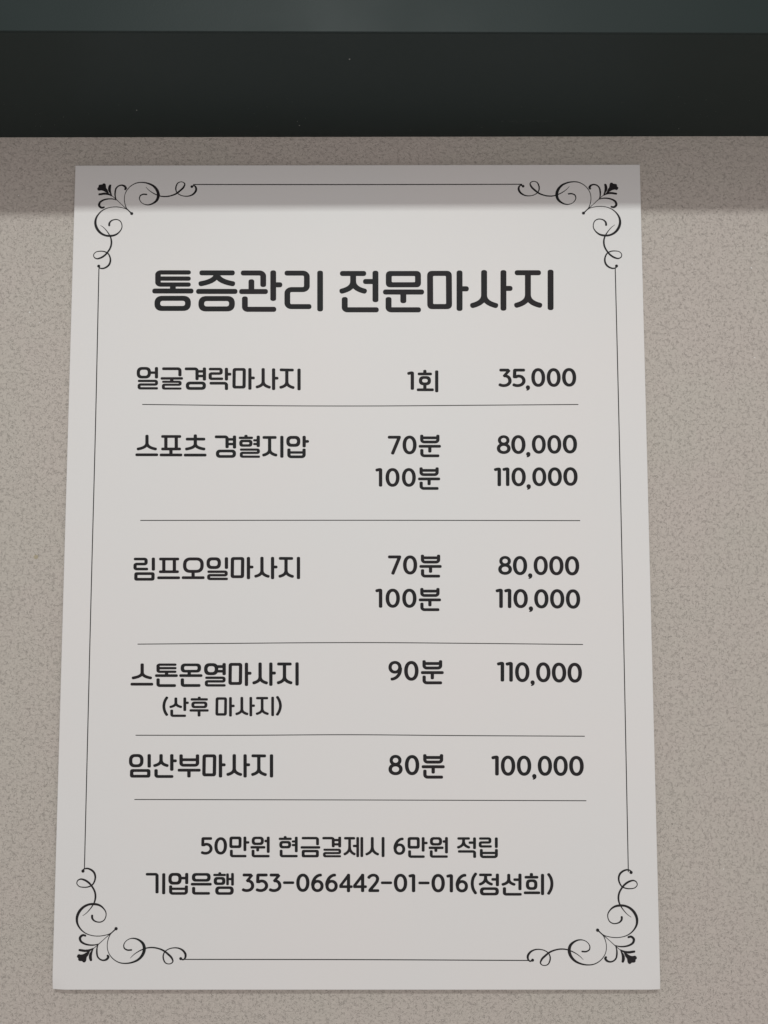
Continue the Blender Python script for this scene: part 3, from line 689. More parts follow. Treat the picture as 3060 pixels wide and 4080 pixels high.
  ['s',2.08,1.71,0.0,[(284.96,487.55),(284.94,489.66),(285.05,490.55),(285.35,491.31),(285.8,491.96),(286.38,492.49),(287.06,492.93),(287.82,493.29),(288.62,493.58),(289.44,493.8)]],
  ['s',2.08,1.71,0.0,[(288.39,490.38),(292.58,490.39)]],
  ['s',2.08,1.71,0.0,[(292.61,486.76),(292.54,494.79)]],
  ['s',2.08,1.71,1.22,[(280.91,496.36),(292.6,496.37),(292.56,500.77)]],
  ['s',2.01,1.61,0.95,[(295.72,487.56),(303.36,487.56),(303.34,490.26),(296.51,490.26),(296.48,492.95),(304.66,492.96)]],
  ['s',2.08,1.71,0.0,[(307.84,486.78),(307.76,494.02)]],
  ['s',2.08,1.71,1.49,[(297.28,494.67),(297.23,500.05),(307.76,500.06),(307.82,494.67)]],
  ['s',2.01,1.6,0.0,[(297.25,497.36),(307.79,497.37)]],
 ]),
 ('footer_lettering', 'lower footer line with a bank account number', [
  ['s',2.25,1.82,1.24,[(63.22,511.76),(71.11,511.76),(71.37,524.72)]],
  ['s',2.25,1.82,0.0,[(75.79,510.99),(75.99,525.32)]],
  ['r',79.06,510.83,88.36,518.81,3.54,2.35,2.0,1.59,2.4],
  ['s',2.25,1.82,0.0,[(87.73,514.35),(91.8,514.36)]],
  ['s',2.25,1.82,0.0,[(91.79,510.83),(91.92,518.48)]],
  ['s',2.25,1.82,1.59,[(80.74,519.24),(80.84,524.73),(91.81,524.73),(91.71,519.25)]],
  ['s',2.25,1.64,0.0,[(80.78,521.56),(91.76,521.56)]],
  ['r',95.43,510.93,108.54,516.77,2.83,2.35,1.82,1.15,2.4],
  ['s',2.25,1.82,0.0,[(94.71,518.48),(109.41,518.49)]],
  ['s',2.25,1.82,1.24,[(96.78,520.28),(96.85,524.65),(108.26,524.66)]],
  ['s',2.07,1.82,0.0,[(114.86,510.33),(114.9,512.4)]],
  ['s',2.07,1.55,0.0,[(110.29,512.22),(119.23,512.23)]],
  ['r',110.7,513.6,118.85,519.01,2.48,2.25,1.73,0.89,2.4],
  ['s',1.88,1.64,0.0,[(120.28,511.11),(120.39,519.18)]],
  ['s',1.97,1.64,0.0,[(123.73,510.86),(123.85,519.44)]],
  ['s',1.88,1.55,0.0,[(120.34,514.98),(123.79,514.98)]],
  ['r',111.78,519.95,124.78,525.69,2.92,2.34,1.82,1.15,2.4],
  ['s',2.28,2.0,0.0,[(130.75,512.27),(137.41,512.28)]],
  ['s',2.04,1.71,0.0,[(137.58,512.1),(133.61,516.76)]],
  ['q',2.28,1.99,[(133.43,516.31),(135.0,516.22),(136.77,517.03),(137.75,518.73),(137.68,520.61),(136.48,522.04),(134.3,522.76),(132.28,522.58),(130.52,521.77)]],
  ['s',2.28,2.0,0.26,[(148.29,512.29),(141.46,512.28),(141.34,517.84)]],
  ['q',2.27,1.99,[(141.34,517.3),(143.96,516.32),(146.06,516.86),(147.4,518.56),(147.42,520.44),(146.21,521.96),(143.94,522.76),(141.92,522.58),(140.16,521.86)]],
  ['s',2.3,2.0,0.0,[(149.62,512.29),(156.35,512.29)]],
  ['s',2.07,1.71,0.0,[(156.53,512.11),(152.5,516.77)]],
  ['q',2.3,1.99,[(152.32,516.32),(153.91,516.24),(155.69,517.04),(156.68,518.74),(156.61,520.62),(155.38,522.05),(153.18,522.77),(151.14,522.59),(149.36,521.78)]],
  ['s',2.25,1.82,0.0,[(158.97,517.45),(166.85,517.46)]],
  ['r',168.18,511.32,177.47,523.68,4.65,2.42,2.0,2.37,2.15],
  ['r',178.72,515.54,187.3,523.77,4.29,2.25,1.91,2.17,2.1],
  ['q',2.3,1.91,[(186.11,512.28),(183.99,512.45),(181.87,513.73),(180.38,515.88),(179.69,518.28),(179.79,520.0)]],
  ['r',188.54,515.54,197.13,523.78,4.29,2.25,1.91,2.17,2.1],
  ['q',2.3,1.91,[(195.95,512.28),(193.82,512.45),(191.7,513.74),(190.21,515.89),(189.51,518.29),(189.61,520.0)]],
  ['s',2.26,1.91,0.0,[(204.59,511.43),(204.62,523.87)]],
  ['s',2.03,1.82,0.26,[(204.68,512.29),(198.62,520.1),(198.27,520.1)]],
  ['s',2.26,1.91,0.0,[(198.1,520.18),(207.57,520.19)]],
  ['s',2.32,1.91,0.0,[(214.43,511.44),(214.45,523.88)]],
  ['s',2.08,1.82,0.27,[(214.52,512.3),(208.28,520.1),(207.92,520.1)]],
  ['s',2.32,1.91,0.0,[(207.75,520.19),(217.47,520.19)]],
  ['q',2.3,1.92,[(218.35,514.73),(219.5,513.17),(221.63,512.39),(223.75,512.83),(224.82,514.47),(224.55,516.2),(223.22,518.27),(221.28,520.52),(219.16,522.85)]],
  ['s',2.3,1.92,0.0,[(218.36,522.85),(226.06,522.85)]],
  ['s',2.25,1.82,0.0,[(227.12,517.54),(234.99,517.55)]],
  ['r',236.14,511.46,245.52,523.89,4.69,2.44,2.01,2.39,2.15],
  ['s',2.39,1.95,0.37,[(246.42,513.21),(248.81,512.64),(249.92,512.56),(249.88,523.9)]],
  ['s',2.25,1.82,0.0,[(253.22,517.65),(261.09,517.65)]],
  ['r',262.33,511.56,271.71,524.0,4.69,2.44,2.01,2.39,2.15],
  ['s',2.34,1.95,0.36,[(272.8,513.32),(275.15,512.75),(276.23,512.66),(276.16,524.0)]],
  ['r',279.3,515.72,287.79,524.01,4.24,2.23,1.92,2.14,2.1],
  ['q',2.28,1.93,[(286.71,512.44),(284.61,512.61),(282.49,513.91),(280.99,516.07),(280.27,518.49),(280.35,520.21)]],
  ['q',2.16,1.82,[(293.62,510.81),(291.46,514.16),(290.72,518.1),(291.4,521.87),(293.4,525.13)]],
  ['s',2.25,1.82,0.0,[(295.46,512.23),(304.58,512.23)]],
  ['s',2.25,1.82,0.0,[(300.07,512.19),(300.05,514.16),(299.92,515.16),(299.6,516.01),(299.12,516.73),(298.5,517.33),(297.79,517.82),(297.0,518.22),(296.17,518.54),(295.32,518.79)]],
  ['s',2.25,1.82,0.0,[(300.07,512.19),(300.05,514.16),(300.17,515.16),(300.49,516.01),(301.0,516.73),(301.64,517.33),(302.4,517.82),(303.24,518.22),(304.13,518.54),(305.04,518.8)]],
  ['s',2.25,1.82,0.0,[(304.02,515.28),(308.27,515.28)]],
  ['s',2.25,1.82,0.0,[(308.31,511.33),(308.22,519.92)]],
  ['r',295.98,520.6,309.24,526.08,2.83,2.34,1.82,1.15,2.4],
  ['s',2.25,1.82,0.0,[(316.23,511.51),(316.19,515.12),(316.05,515.93),(315.71,516.63),(315.2,517.21),(314.55,517.7),(313.78,518.1),(312.94,518.42),(312.05,518.68),(311.15,518.89)]],
  ['s',2.25,1.82,0.0,[(316.23,511.51),(316.19,515.12),(316.3,515.93),(316.6,516.63),(317.06,517.21),(317.66,517.7),(318.35,518.1),(319.13,518.43),(319.95,518.69),(320.78,518.9)]],
  ['s',2.25,1.82,0.0,[(319.32,515.46),(323.92,515.47)]],
  ['s',2.25,1.82,0.0,[(324.02,511.35),(323.88,522.58)]],
  ['s',2.25,1.82,1.24,[(313.12,520.52),(313.06,525.31),(325.12,525.32)]],
  ['s',2.25,1.82,0.0,[(331.99,510.92),(331.95,513.84)]],
  ['s',2.25,1.82,0.0,[(327.13,513.8),(336.86,513.8)]],
  ['r',328.04,515.22,336.08,522.33,3.18,2.25,1.82,1.33,2.4],
  ['s',2.25,1.81,0.0,[(326.46,524.3),(337.95,524.3)]],
  ['s',2.25,1.82,0.0,[(339.73,511.53),(339.52,525.85)]],
  ['q',2.16,1.82,[(343.54,511.19),(345.52,514.45),(346.17,518.31),(345.41,522.0),(343.32,525.51)]],
 ]),
 ('divider_line', '', [
  ['c',[(53.68,180.22,0.61),(114.68,180.97,0.61),(169.45,181.43,0.61),(224.2,181.52,0.61),(297.18,181.08,0.61),(370.87,180.61,0.61)]],
 ]),
 ('divider_line', '', [
  ['c',[(54.07,264.7,0.6),(215.21,264.74,0.6),(370.61,265.14,0.6)]],
 ]),
 ('divider_line', '', [
  ['c',[(54.05,352.89,0.59),(117.11,352.43,0.59),(179.62,351.98,0.59),(224.27,351.94,0.59),(277.82,352.36,0.59),(370.96,353.35,0.59)]],
 ]),
 ('divider_line', '', [
  ['c',[(54.04,416.58,0.58),(126.87,416.65,0.58),(206.58,416.29,0.58),(277.41,416.88,0.58),(371.02,417.41,0.58)]],
 ]),
 ('divider_line', '', [
  ['c',[(54.16,460.87,0.57),(215.51,461.26,0.57),(371.25,461.83,0.57)]],
 ]),
 ('border_line', '', [
  ['c',[(87.92,14.94,0.72),(205.51,15.19,0.72),(332.34,15.16,0.72)]],
 ]),
 ('border_line', '', [
  ['c',[(91.34,568.92,0.65),(206.99,569.07,0.65),(329.76,569.64,0.65)]],
 ]),
 ('border_line', '', [
  ['c',[(19.64,78.62,0.71),(20.12,196.49,0.7),(20.09,305.42,0.68),(20.37,508.28,0.66)]],
 ]),
 ('border_line', '', [
  ['c',[(399.85,78.96,0.71),(400.05,197.09,0.7),(399.98,323.76,0.68),(399.52,510.43,0.65)]],
 ]),
 ('corner_ornament', '', [
  ['c',[(42.93,37.15,0.95),(41.09,35.39,0.85),(39.24,33.42,0.68),(37.87,30.23,0.57),(37.21,26.24,0.52),(37.68,22.08,0.52),(39.66,18.25,0.58),(42.69,15.37,0.63),(46.27,13.67,0.74),(49.89,13.3,0.85),(54.56,14.06,1.18),(58.74,16.2,1.61),(61.39,19.46,2.05),(62.34,22.99,2.21),(61.53,26.55,1.94),(59.0,29.05,1.39),(54.9,30.48,0.85),(51.8,29.94,0.57),(49.44,28.12,0.57),(48.35,25.73,0.74),(48.82,23.7,0.9),(50.6,22.53,1.01),(54.12,22.54,1.12)]],
  ['c',[(41.09,35.39,0.74),(39.25,33.95,0.57),(34.83,32.46,0.57),(30.43,32.02,0.57),(26.06,32.55,0.57),(21.97,34.18,0.74),(18.44,37.36,1.06),(16.48,41.08,1.5),(16.21,44.79,1.82),(17.44,48.5,1.93),(20.36,51.95,1.71),(24.01,53.8,1.49),(27.62,54.08,1.6),(31.21,53.29,1.39),(34.24,50.91,0.95),(35.81,48.01,0.74),(35.75,45.36,0.68),(34.56,42.97,0.74),(32.47,41.75,0.79),(29.9,41.79,0.85),(27.86,42.69,1.06),(26.61,44.28,1.39),(26.46,46.82,1.55)]],
  ['c',[(52.91,16.83,0.25),(55.18,19.19,0.47),(57.8,21.11,0.63),(60.94,22.77,0.79),(63.54,23.73,0.85),(67.68,24.17,0.96),(71.28,23.64,1.01),(74.87,22.32,1.18),(78.44,19.66,1.39),(81.23,16.57,1.29),(81.81,14.6,0.9),(80.75,13.31,0.69),(78.83,12.94,0.63),(76.78,13.73,0.79),(75.53,15.92,0.96),(75.22,18.59,0.96),(76.25,21.25,0.74),(78.5,22.96,0.68),(82.13,23.93,0.74),(85.74,23.62,0.96),(88.81,21.81,1.39),(90.31,19.15,1.56),(90.02,17.02,1.29),(88.71,15.84,0.96),(87.68,16.21,1.18)]],
  ['d',87.07,16.58,1.03],
  ['c',[(19.95,45.96,0.25),(22.32,47.71,0.46),(24.81,50.47,0.63),(26.57,53.02,0.84),(27.76,55.4,1.06),(28.4,58.57,1.28),(27.98,62.27,1.28),(26.12,65.95,1.22),(23.37,69.11,1.38),(20.34,70.9,1.27),(17.78,71.37,0.95),(15.95,70.26,0.73),(15.49,68.41,0.62),(16.99,66.46,0.62),(20.2,65.73,0.73),(23.29,66.0,0.84),(25.89,67.27,0.95),(27.5,69.91,1.11),(27.98,72.81,1.27),(27.03,75.96,1.38),(24.62,78.06,1.27),(21.82,78.79,1.06),(19.91,78.16,0.95),(19.42,77.1,1.38)]],
  ['d',19.47,77.0,1.13],
  ['c',[(39.77,34.33,0.63),(35.29,30.22,0.41),(31.33,26.49,0.52),(27.9,23.45,0.41)]],
  ['c',[(31.18,26.76,0.52),(30.39,24.09,0.9),(30.27,20.89,1.18),(31.01,17.69,1.07),(32.88,15.94,1.01),(35.3,15.46,1.12),(37.29,16.37,1.56),(38.1,17.82,1.67),(37.2,19.09,1.29)]],
  ['c',[(31.49,26.7,0.52),(28.48,25.95,0.85),(24.35,26.05,1.07),(21.28,27.0,1.28),(19.1,28.75,1.56),(18.64,30.88,1.72),(20.39,32.64,1.5),(22.85,32.17,1.28)]],
  ['c',[(28.01,23.87,0.41),(26.82,21.42,1.29),(26.03,19.02,2.05),(26.08,16.88,2.05),(26.71,14.91,1.51)]],
  ['c',[(28.01,23.87,0.41),(25.55,22.48,1.28),(22.44,21.94,1.61),(19.61,22.31,1.56),(17.86,22.57,1.39)]],
  ['p',[(27.8,23.66),(25.79,21.84),(24.59,19.02),(23.51,17.41),(23.2,15.28),(22.4,14.1),(21.21,14.1),(20.45,14.84),(19.42,14.9),(18.29,15.16),(17.74,16.07),(17.81,16.76),(16.91,17.77),(17.14,18.95),(18.09,19.64),(19.53,19.38),(21.19,19.7),(22.92,20.67),(24.76,21.74)]],
  ['d',42.93,37.15,1.13],
 ]),
 ('corner_ornament', '', [
  ['c',[(377.27,37.31,0.95),(379.12,35.54,0.85),(380.98,33.56,0.68),(382.35,30.35,0.57),(383.02,26.33,0.52),(382.55,22.14,0.52),(380.55,18.29,0.58),(377.51,15.39,0.63),(373.91,13.68,0.74),(370.27,13.31,0.85),(365.58,14.08,1.18),(361.37,16.23,1.61),(358.71,19.51,2.05),(357.75,23.06,2.21),(358.57,26.64,1.94),(361.11,29.16,1.39),(365.23,30.6,0.85),(368.35,30.05,0.57),(370.72,28.22,0.57),(371.82,25.82,0.74),(371.35,23.77,0.9),(369.56,22.6,1.01),(366.02,22.61,1.12)]],
  ['c',[(379.12,35.54,0.74),(380.97,34.09,0.57),(385.41,32.59,0.57),(389.83,32.15,0.57),(394.23,32.68,0.57),(398.34,34.32,0.74),(401.89,37.52,1.06),(403.86,41.26,1.5),(404.13,45.0,1.82),(402.89,48.73,1.93),(399.96,52.2,1.71),(396.29,54.06,1.49),(392.66,54.34,1.6),(389.05,53.55,1.39),(386.0,51.15,0.95),(384.43,48.24,0.74),(384.49,45.57,0.68),(385.68,43.16,0.74),(387.78,41.94,0.79),(390.37,41.98,0.85),(392.42,42.88,1.06),(393.67,44.48,1.39),(393.82,47.04,1.55)]],
  ['c',[(367.23,16.86,0.25),(364.95,19.24,0.47),(362.32,21.17,0.63),(359.16,22.84,0.79),(356.55,23.81,0.85),(352.39,24.25,0.96),(348.77,23.71,1.01),(345.16,22.39,1.18),(341.57,19.71,1.39),(338.76,16.6,1.29),(338.18,14.62,0.9),(339.25,13.32,0.69),(341.18,12.95,0.63),(343.24,13.74,0.79),(344.49,15.95,0.96),(344.81,18.63,0.96),(343.77,21.31,0.74),(341.51,23.03,0.68),(337.86,24.01,0.74),(334.23,23.69,0.96),(331.14,21.87,1.39),(329.64,19.2,1.56),(329.93,17.05,1.29),(331.25,15.87,0.96),(332.28,16.24,1.18)]],
  ['d',332.89,16.61,1.03],
  ['c',[(400.37,46.17,0.25),(397.99,47.93,0.46),(395.48,50.71,0.63),(393.71,53.28,0.84),(392.52,55.67,1.06),(391.87,58.86,1.28),(392.3,62.58,1.28),(394.17,66.29,1.22),(396.93,69.47,1.38),(399.98,71.27,1.27),(402.55,71.74,0.95),(404.39,70.62,0.73),(404.85,68.76,0.62),(403.34,66.8,0.62),(400.12,66.07,0.73),(397.01,66.34,0.84),(394.4,67.62,0.95),(392.78,70.27,1.11),(392.3,73.19,1.27),(393.25,76.36,1.38),(395.67,78.47,1.27),(398.49,79.21,1.06),(400.41,78.57,0.95),(400.9,77.51,1.38)]],
  ['d',400.85,77.41,1.13],
  ['c',[(380.44,34.47,0.63),(384.95,30.34,0.41),(388.93,26.58,0.52),(392.38,23.52,0.41)]],
  ['c',[(389.08,26.85,0.52),(389.87,24.17,0.9),(389.99,20.95,1.18),(389.25,17.73,1.07),(387.37,15.97,1.01),(384.94,15.48,1.12),(382.94,16.4,1.56),(382.12,17.86,1.67),(383.03,19.14,1.29)]],
  ['c',[(388.77,26.79,0.52),(391.79,26.04,0.85),(395.95,26.14,1.07),(399.03,27.1,1.28),(401.22,28.86,1.56),(401.69,31.0,1.72),(399.93,32.77,1.5),(397.45,32.3,1.28)]],
  ['c',[(392.27,23.95,0.41),(393.46,21.48,1.29),(394.26,19.07,2.05),(394.21,16.91,2.05),(393.57,14.93,1.51)]],
  ['c',[(392.27,23.95,0.41),(394.74,22.55,1.28),(397.87,22.0,1.61),(400.71,22.38,1.56),(402.47,22.64,1.39)]],
  ['p',[(392.48,23.73),(394.5,21.9),(395.7,19.07),(396.79,17.45),(397.1,15.3),(397.91,14.12),(399.1,14.12),(399.87,14.86),(400.9,14.92),(402.04,15.18),(402.59,16.1),(402.52,16.79),(403.43,17.81),(403.19,19.0),(402.24,19.69),(400.79,19.43),(399.12,19.75),(397.38,20.73),(395.53,21.8)]],
  ['d',377.27,37.31,1.13],
 ]),
 ('corner_ornament', '', [
  ['c',[(43.43,548.36,0.95),(41.55,550.08,0.85),(39.65,551.99,0.68),(38.25,555.1,0.57),(37.57,558.98,0.52),(38.05,563.03,0.52),(40.08,566.76,0.58),(43.18,569.56,0.63),(46.85,571.22,0.74),(50.56,571.58,0.85),(55.34,570.84,1.18),(59.62,568.76,1.61),(62.33,565.58,2.05),(63.3,562.15,2.21),(62.47,558.68,1.94),(59.88,556.25,1.39),(55.68,554.86,0.85),(52.51,555.38,0.57),(50.09,557.15,0.57),(48.98,559.48,0.74),(49.46,561.46,0.9),(51.28,562.59,1.01),(54.89,562.58,1.12)]],
  ['c',[(41.55,550.08,0.74),(39.66,551.48,0.57),(35.14,552.93,0.57),(30.63,553.36,0.57),(26.16,552.84,0.57),(21.97,551.25,0.74),(18.36,548.16,1.06),(16.35,544.54,1.5),(16.07,540.93,1.82),(17.33,537.32,1.93),(20.32,533.96,1.71),(24.06,532.16,1.49),(27.76,531.89,1.6),(31.43,532.65,1.39),(34.53,534.97,0.95),(36.14,537.79,0.74),(36.08,540.37,0.68),(34.86,542.7,0.74),(32.72,543.89,0.79),(30.09,543.85,0.85),(28.0,542.97,1.06),(26.72,541.42,1.39),(26.57,538.95,1.55)]],
  ['c',[(53.65,568.14,0.25),(55.97,565.84,0.47),(58.65,563.98,0.63),(61.87,562.36,0.79),(64.53,561.43,0.85),(68.77,561.0,0.96),(72.45,561.51,1.01),(76.13,562.8,1.18),(79.78,565.39,1.39),(82.64,568.39,1.29),(83.23,570.31,0.9),(82.15,571.57,0.69),(80.18,571.93,0.63),(78.08,571.16,0.79),(76.8,569.03,0.96),(76.49,566.43,0.96),(77.54,563.84,0.74),(79.85,562.18,0.68),(83.56,561.23,0.74),(87.26,561.53,0.96),(90.4,563.29,1.39),(91.94,565.88,1.56),(91.64,567.96,1.29),(90.3,569.11,0.96),(89.24,568.75,1.18)]],
  ['d',88.62,568.39,1.03],
  ['c',[(19.9,539.79,0.25),(22.33,538.09,0.46),(24.88,535.4,0.63),(26.68,532.92,0.84),(27.9,530.6,1.06),(28.55,527.52,1.28),(28.12,523.91,1.28),(26.22,520.33,1.22),(23.4,517.26,1.38),(20.3,515.51,1.27),(17.68,515.06,0.95),(15.81,516.14,0.73),(15.34,517.94,0.62),(16.87,519.84,0.62),(20.16,520.55,0.73),(23.32,520.28,0.84),(25.98,519.05,0.95),(27.63,516.48,1.11),(28.12,513.66,1.27),(27.15,510.59,1.38),(24.68,508.55,1.27),(21.82,507.83,1.06),(19.86,508.45,0.95),(19.36,509.48,1.38)]],
  ['d',19.41,509.58,1.13],
  ['c',[(40.19,551.11,0.63),(35.61,555.11,0.41),(31.55,558.74,0.52),(28.04,561.7,0.41)]],
  ['c',[(31.4,558.48,0.52),(30.59,561.08,0.9),(30.47,564.19,1.18),(31.23,567.3,1.07),(33.14,569.01,1.01),(35.62,569.48,1.12),(37.66,568.59,1.56),(38.48,567.18,1.67),(37.56,565.94,1.29)]],
  ['c',[(31.72,558.54,0.52),(28.64,559.27,0.85),(24.41,559.17,1.07),(21.27,558.24,1.28),(19.03,556.54,1.56),(18.56,554.47,1.72),(20.35,552.75,1.5),(22.87,553.21,1.28)]],
  ['c',[(28.16,561.29,0.41),(26.94,563.67,1.29),(26.13,566.01,2.05),(26.18,568.09,2.05),(26.82,570.01,1.51)]],
  ['c',[(28.16,561.29,0.41),(25.64,562.64,1.28),(22.45,563.17,1.61),(19.56,562.81,1.56),(17.76,562.56,1.39)]],
  ['p',[(27.94,561.49),(25.88,563.27),(24.65,566.01),(23.55,567.58),(23.23,569.65),(22.41,570.8),(21.19,570.8),(20.42,570.08),(19.36,570.02),(18.2,569.77),(17.64,568.88),(17.71,568.21),(16.79,567.23),(17.03,566.08),(18.0,565.41),(19.47,565.66),(21.17,565.35),(22.94,564.4),(24.83,563.36)]],
  ['d',43.43,548.36,1.13],
 ]),
 ('corner_ornament', '', [
  ['c',[(377.33,549.4,0.95),(379.22,551.11,0.85),(381.12,553.03,0.68),(382.53,556.14,0.57),(383.21,560.02,0.52),(382.72,564.07,0.52),(380.69,567.8,0.58),(377.58,570.61,0.63),(373.9,572.26,0.74),(370.19,572.62,0.85),(365.39,571.88,1.18),(361.1,569.8,1.61),(358.38,566.63,2.05),(357.4,563.19,2.21),(358.24,559.72,1.94),(360.83,557.29,1.39),(365.04,555.89,0.85),(368.23,556.42,0.57),(370.65,558.19,0.57),(371.77,560.52,0.74),(371.29,562.5,0.9),(369.46,563.64,1.01),(365.84,563.63,1.12)]],
  ['c',[(379.22,551.11,0.74),(381.11,552.52,0.57),(385.65,553.97,0.57),(390.17,554.39,0.57),(394.66,553.88,0.57),(398.86,552.29,0.74),(402.48,549.19,1.06),(404.49,545.57,1.5),(404.77,541.96,1.82),(403.51,538.35,1.93),(400.51,534.99,1.71),(396.76,533.18,1.49),(393.05,532.91,1.6),(389.37,533.68,1.39),(386.26,536.0,0.95),(384.64,538.82,0.74),(384.71,541.4,0.68),(385.93,543.73,0.74),(388.07,544.92,0.79),(390.71,544.88,0.85),(392.81,544.0,1.06),(394.09,542.46,1.39),(394.24,539.98,1.55)]],
  ['c',[(367.09,569.19,0.25),(364.76,566.89,0.47),(362.07,565.02,0.63),(358.84,563.4,0.79),(356.17,562.47,0.85),(351.92,562.04,0.96),(348.23,562.56,1.01),(344.54,563.84,1.18),(340.87,566.43,1.39),(338.01,569.44,1.29),(337.41,571.36,0.9),(338.5,572.62,0.69),(340.47,572.98,0.63),(342.58,572.21,0.79),(343.86,570.07,0.96),(344.18,567.47,0.96),(343.12,564.88,0.74),(340.81,563.22,0.68),(337.09,562.27,0.74),(333.38,562.57,0.96),(330.23,564.34,1.39),(328.69,566.93,1.56),(328.98,569.0,1.29),(330.33,570.15,0.96),(331.39,569.79,1.18)]],
  ['d',332.01,569.43,1.03],
  ['c',[(400.93,540.82,0.25),(398.5,539.12,0.46),(395.94,536.43,0.63),(394.13,533.94,0.84),(392.91,531.63,1.06),(392.25,528.54,1.28),(392.68,524.94,1.28),(394.59,521.35,1.22),(397.42,518.28,1.38),(400.53,516.53,1.27),(403.16,516.07,0.95),(405.04,517.16,0.73),(405.51,518.96,0.62),(403.97,520.86,0.62),(400.67,521.57,0.73),(397.5,521.3,0.84),(394.83,520.07,0.95),(393.18,517.5,1.11),(392.68,514.67,1.27),(393.66,511.6,1.38),(396.13,509.56,1.27),(399.01,508.85,1.06),(400.97,509.46,0.95),(401.47,510.49,1.38)]],
  ['d',401.42,510.59,1.13],
  ['c',[(380.58,552.15,0.63),(385.18,556.15,0.41),(389.24,559.78,0.52),(392.77,562.74,0.41)]],
  ['c',[(389.4,559.52,0.52),(390.21,562.12,0.9),(390.33,565.23,1.18),(389.57,568.35,1.07),(387.65,570.05,1.01),(385.17,570.52,1.12),(383.13,569.64,1.56),(382.29,568.22,1.67),(383.22,566.99,1.29)]],
  ['c',[(389.08,559.58,0.52),(392.17,560.31,0.85),(396.41,560.21,1.07),(399.56,559.28,1.28),(401.8,557.58,1.56),(402.27,555.5,1.72),(400.48,553.79,1.5),(397.95,554.25,1.28)]],
  ['c',[(392.65,562.33,0.41),(393.88,564.72,1.29),(394.69,567.05,2.05),(394.64,569.14,2.05),(393.99,571.06,1.51)]],
  ['c',[(392.65,562.33,0.41),(395.18,563.69,1.28),(398.37,564.21,1.61),(401.28,563.85,1.56),(403.08,563.6,1.39)]],
  ['p',[(392.87,562.54),(394.93,564.31),(396.17,567.05),(397.27,568.62),(397.59,570.7),(398.41,571.85),(399.64,571.85),(400.42,571.13),(401.47,571.07),(402.63,570.81),(403.2,569.93),(403.13,569.26),(404.05,568.27),(403.81,567.12),(402.84,566.45),(401.36,566.7),(399.66,566.39),(397.88,565.45),(395.99,564.41)]],
  ['d',377.33,549.4,1.13],
 ]),
]

def fillet(P, r):
    if r <= 0 or len(P) < 3: return [Vector(p) for p in P]
    P = [Vector(p) for p in P]; out = [P[0]]
    for a, b, c in zip(P, P[1:], P[2:]):
        u = (a - b); v_ = (c - b); lu, lv = u.length, v_.length; u.normalize(); v_.normalize()
        ang = u.angle(v_)
        t = min(r / math.tan(ang / 2), lu * 0.499, lv * 0.499); rr_ = t * math.tan(ang / 2)
        p0 = b + u * t; p1 = b + v_ * t
        cen = b + (u + v_).normalized() * (rr_ / math.sin(ang / 2))
        e0 = p0 - cen; e1 = p1 - cen; an = e0.angle(e1)
        for i in range(9):
            s_ = i / 8
            out.append(cen + (e0 * math.sin((1 - s_) * an) + e1 * math.sin(s_ * an)) / math.sin(an))
    out.append(P[-1]); return out
def catmull(P, n=8):
    P = [tuple(p) for p in P]; k = len(P[0])
    Q = [tuple(2 * P[0][i] - P[1][i] for i in range(k))] + P + [tuple(2 * P[-1][i] - P[-2][i] for i in range(k))]
    def seg(a, b, c, d, t):      # centripetal-ish: tangents scaled to the local chord lengths
        l0, l1, l2 = (math.dist(a[:2], b[:2]) + 1e-6, math.dist(b[:2], c[:2]) + 1e-6, math.dist(c[:2], d[:2]) + 1e-6)
        o = []
        for i in range(k):
            s0 = (b[i] - a[i]) / l0; s1 = (c[i] - b[i]) / l1; s2 = (d[i] - c[i]) / l2
            m0 = (s0 * l1 + s1 * l0) / (l0 + l1) * l1; m1 = (s1 * l2 + s2 * l1) / (l1 + l2) * l1
            t2, t3 = t * t, t * t * t
            o.append((2 * t3 - 3 * t2 + 1) * b[i] + (t3 - 2 * t2 + t) * m0 + (-2 * t3 + 3 * t2) * c[i] + (t3 - t2) * m1)
        return o
    out = []
    for a, b, c, d in zip(Q, Q[1:], Q[2:], Q[3:]):
        for j in range(n): out.append(seg(a, b, c, d, j / n))
    out.append(list(P[-1])); return out
def resample_caps(pts, wid, cap):
    """pts: Vectors, wid: half width per point; adds rounded ends that stay inside the path"""
    L = [0.0]
    for a, b in zip(pts, pts[1:]): L.append(L[-1] + (b - a).length)
    T_ = L[-1]
    c0 = min(cap * wid[0], T_ * 0.45); c1 = min(cap * wid[-1], T_ * 0.45)
    D = [0.0, 0.03, 0.10, 0.22, 0.40, 0.65, 1.0]
    pos = [c0 * d_ for d_ in D] + [l for l in L if c0 * 1.02 < l < T_ - c1 * 1.02] + [T_ - c1 * d_ for d_ in D[::-1]]
    out = []; j = 0
    for p in pos:
        while j < len(L) - 2 and L[j + 1] < p: j += 1
        t = (p - L[j]) / max(L[j + 1] - L[j], 1e-9); t = min(max(t, 0), 1)
        w_ = wid[j] * (1 - t) + wid[j + 1] * t
        f_ = 1.0
        for dd, cc in ((p, c0), (T_ - p, c1)):
            if dd < cc: f_ = min(f_, max(0.0, 1 - (1 - dd / cc) ** 2.2) ** (1 / 2.2))
        out.append((pts[j].lerp(pts[j + 1], t), max(w_ * f_, 1e-4)))
    return out
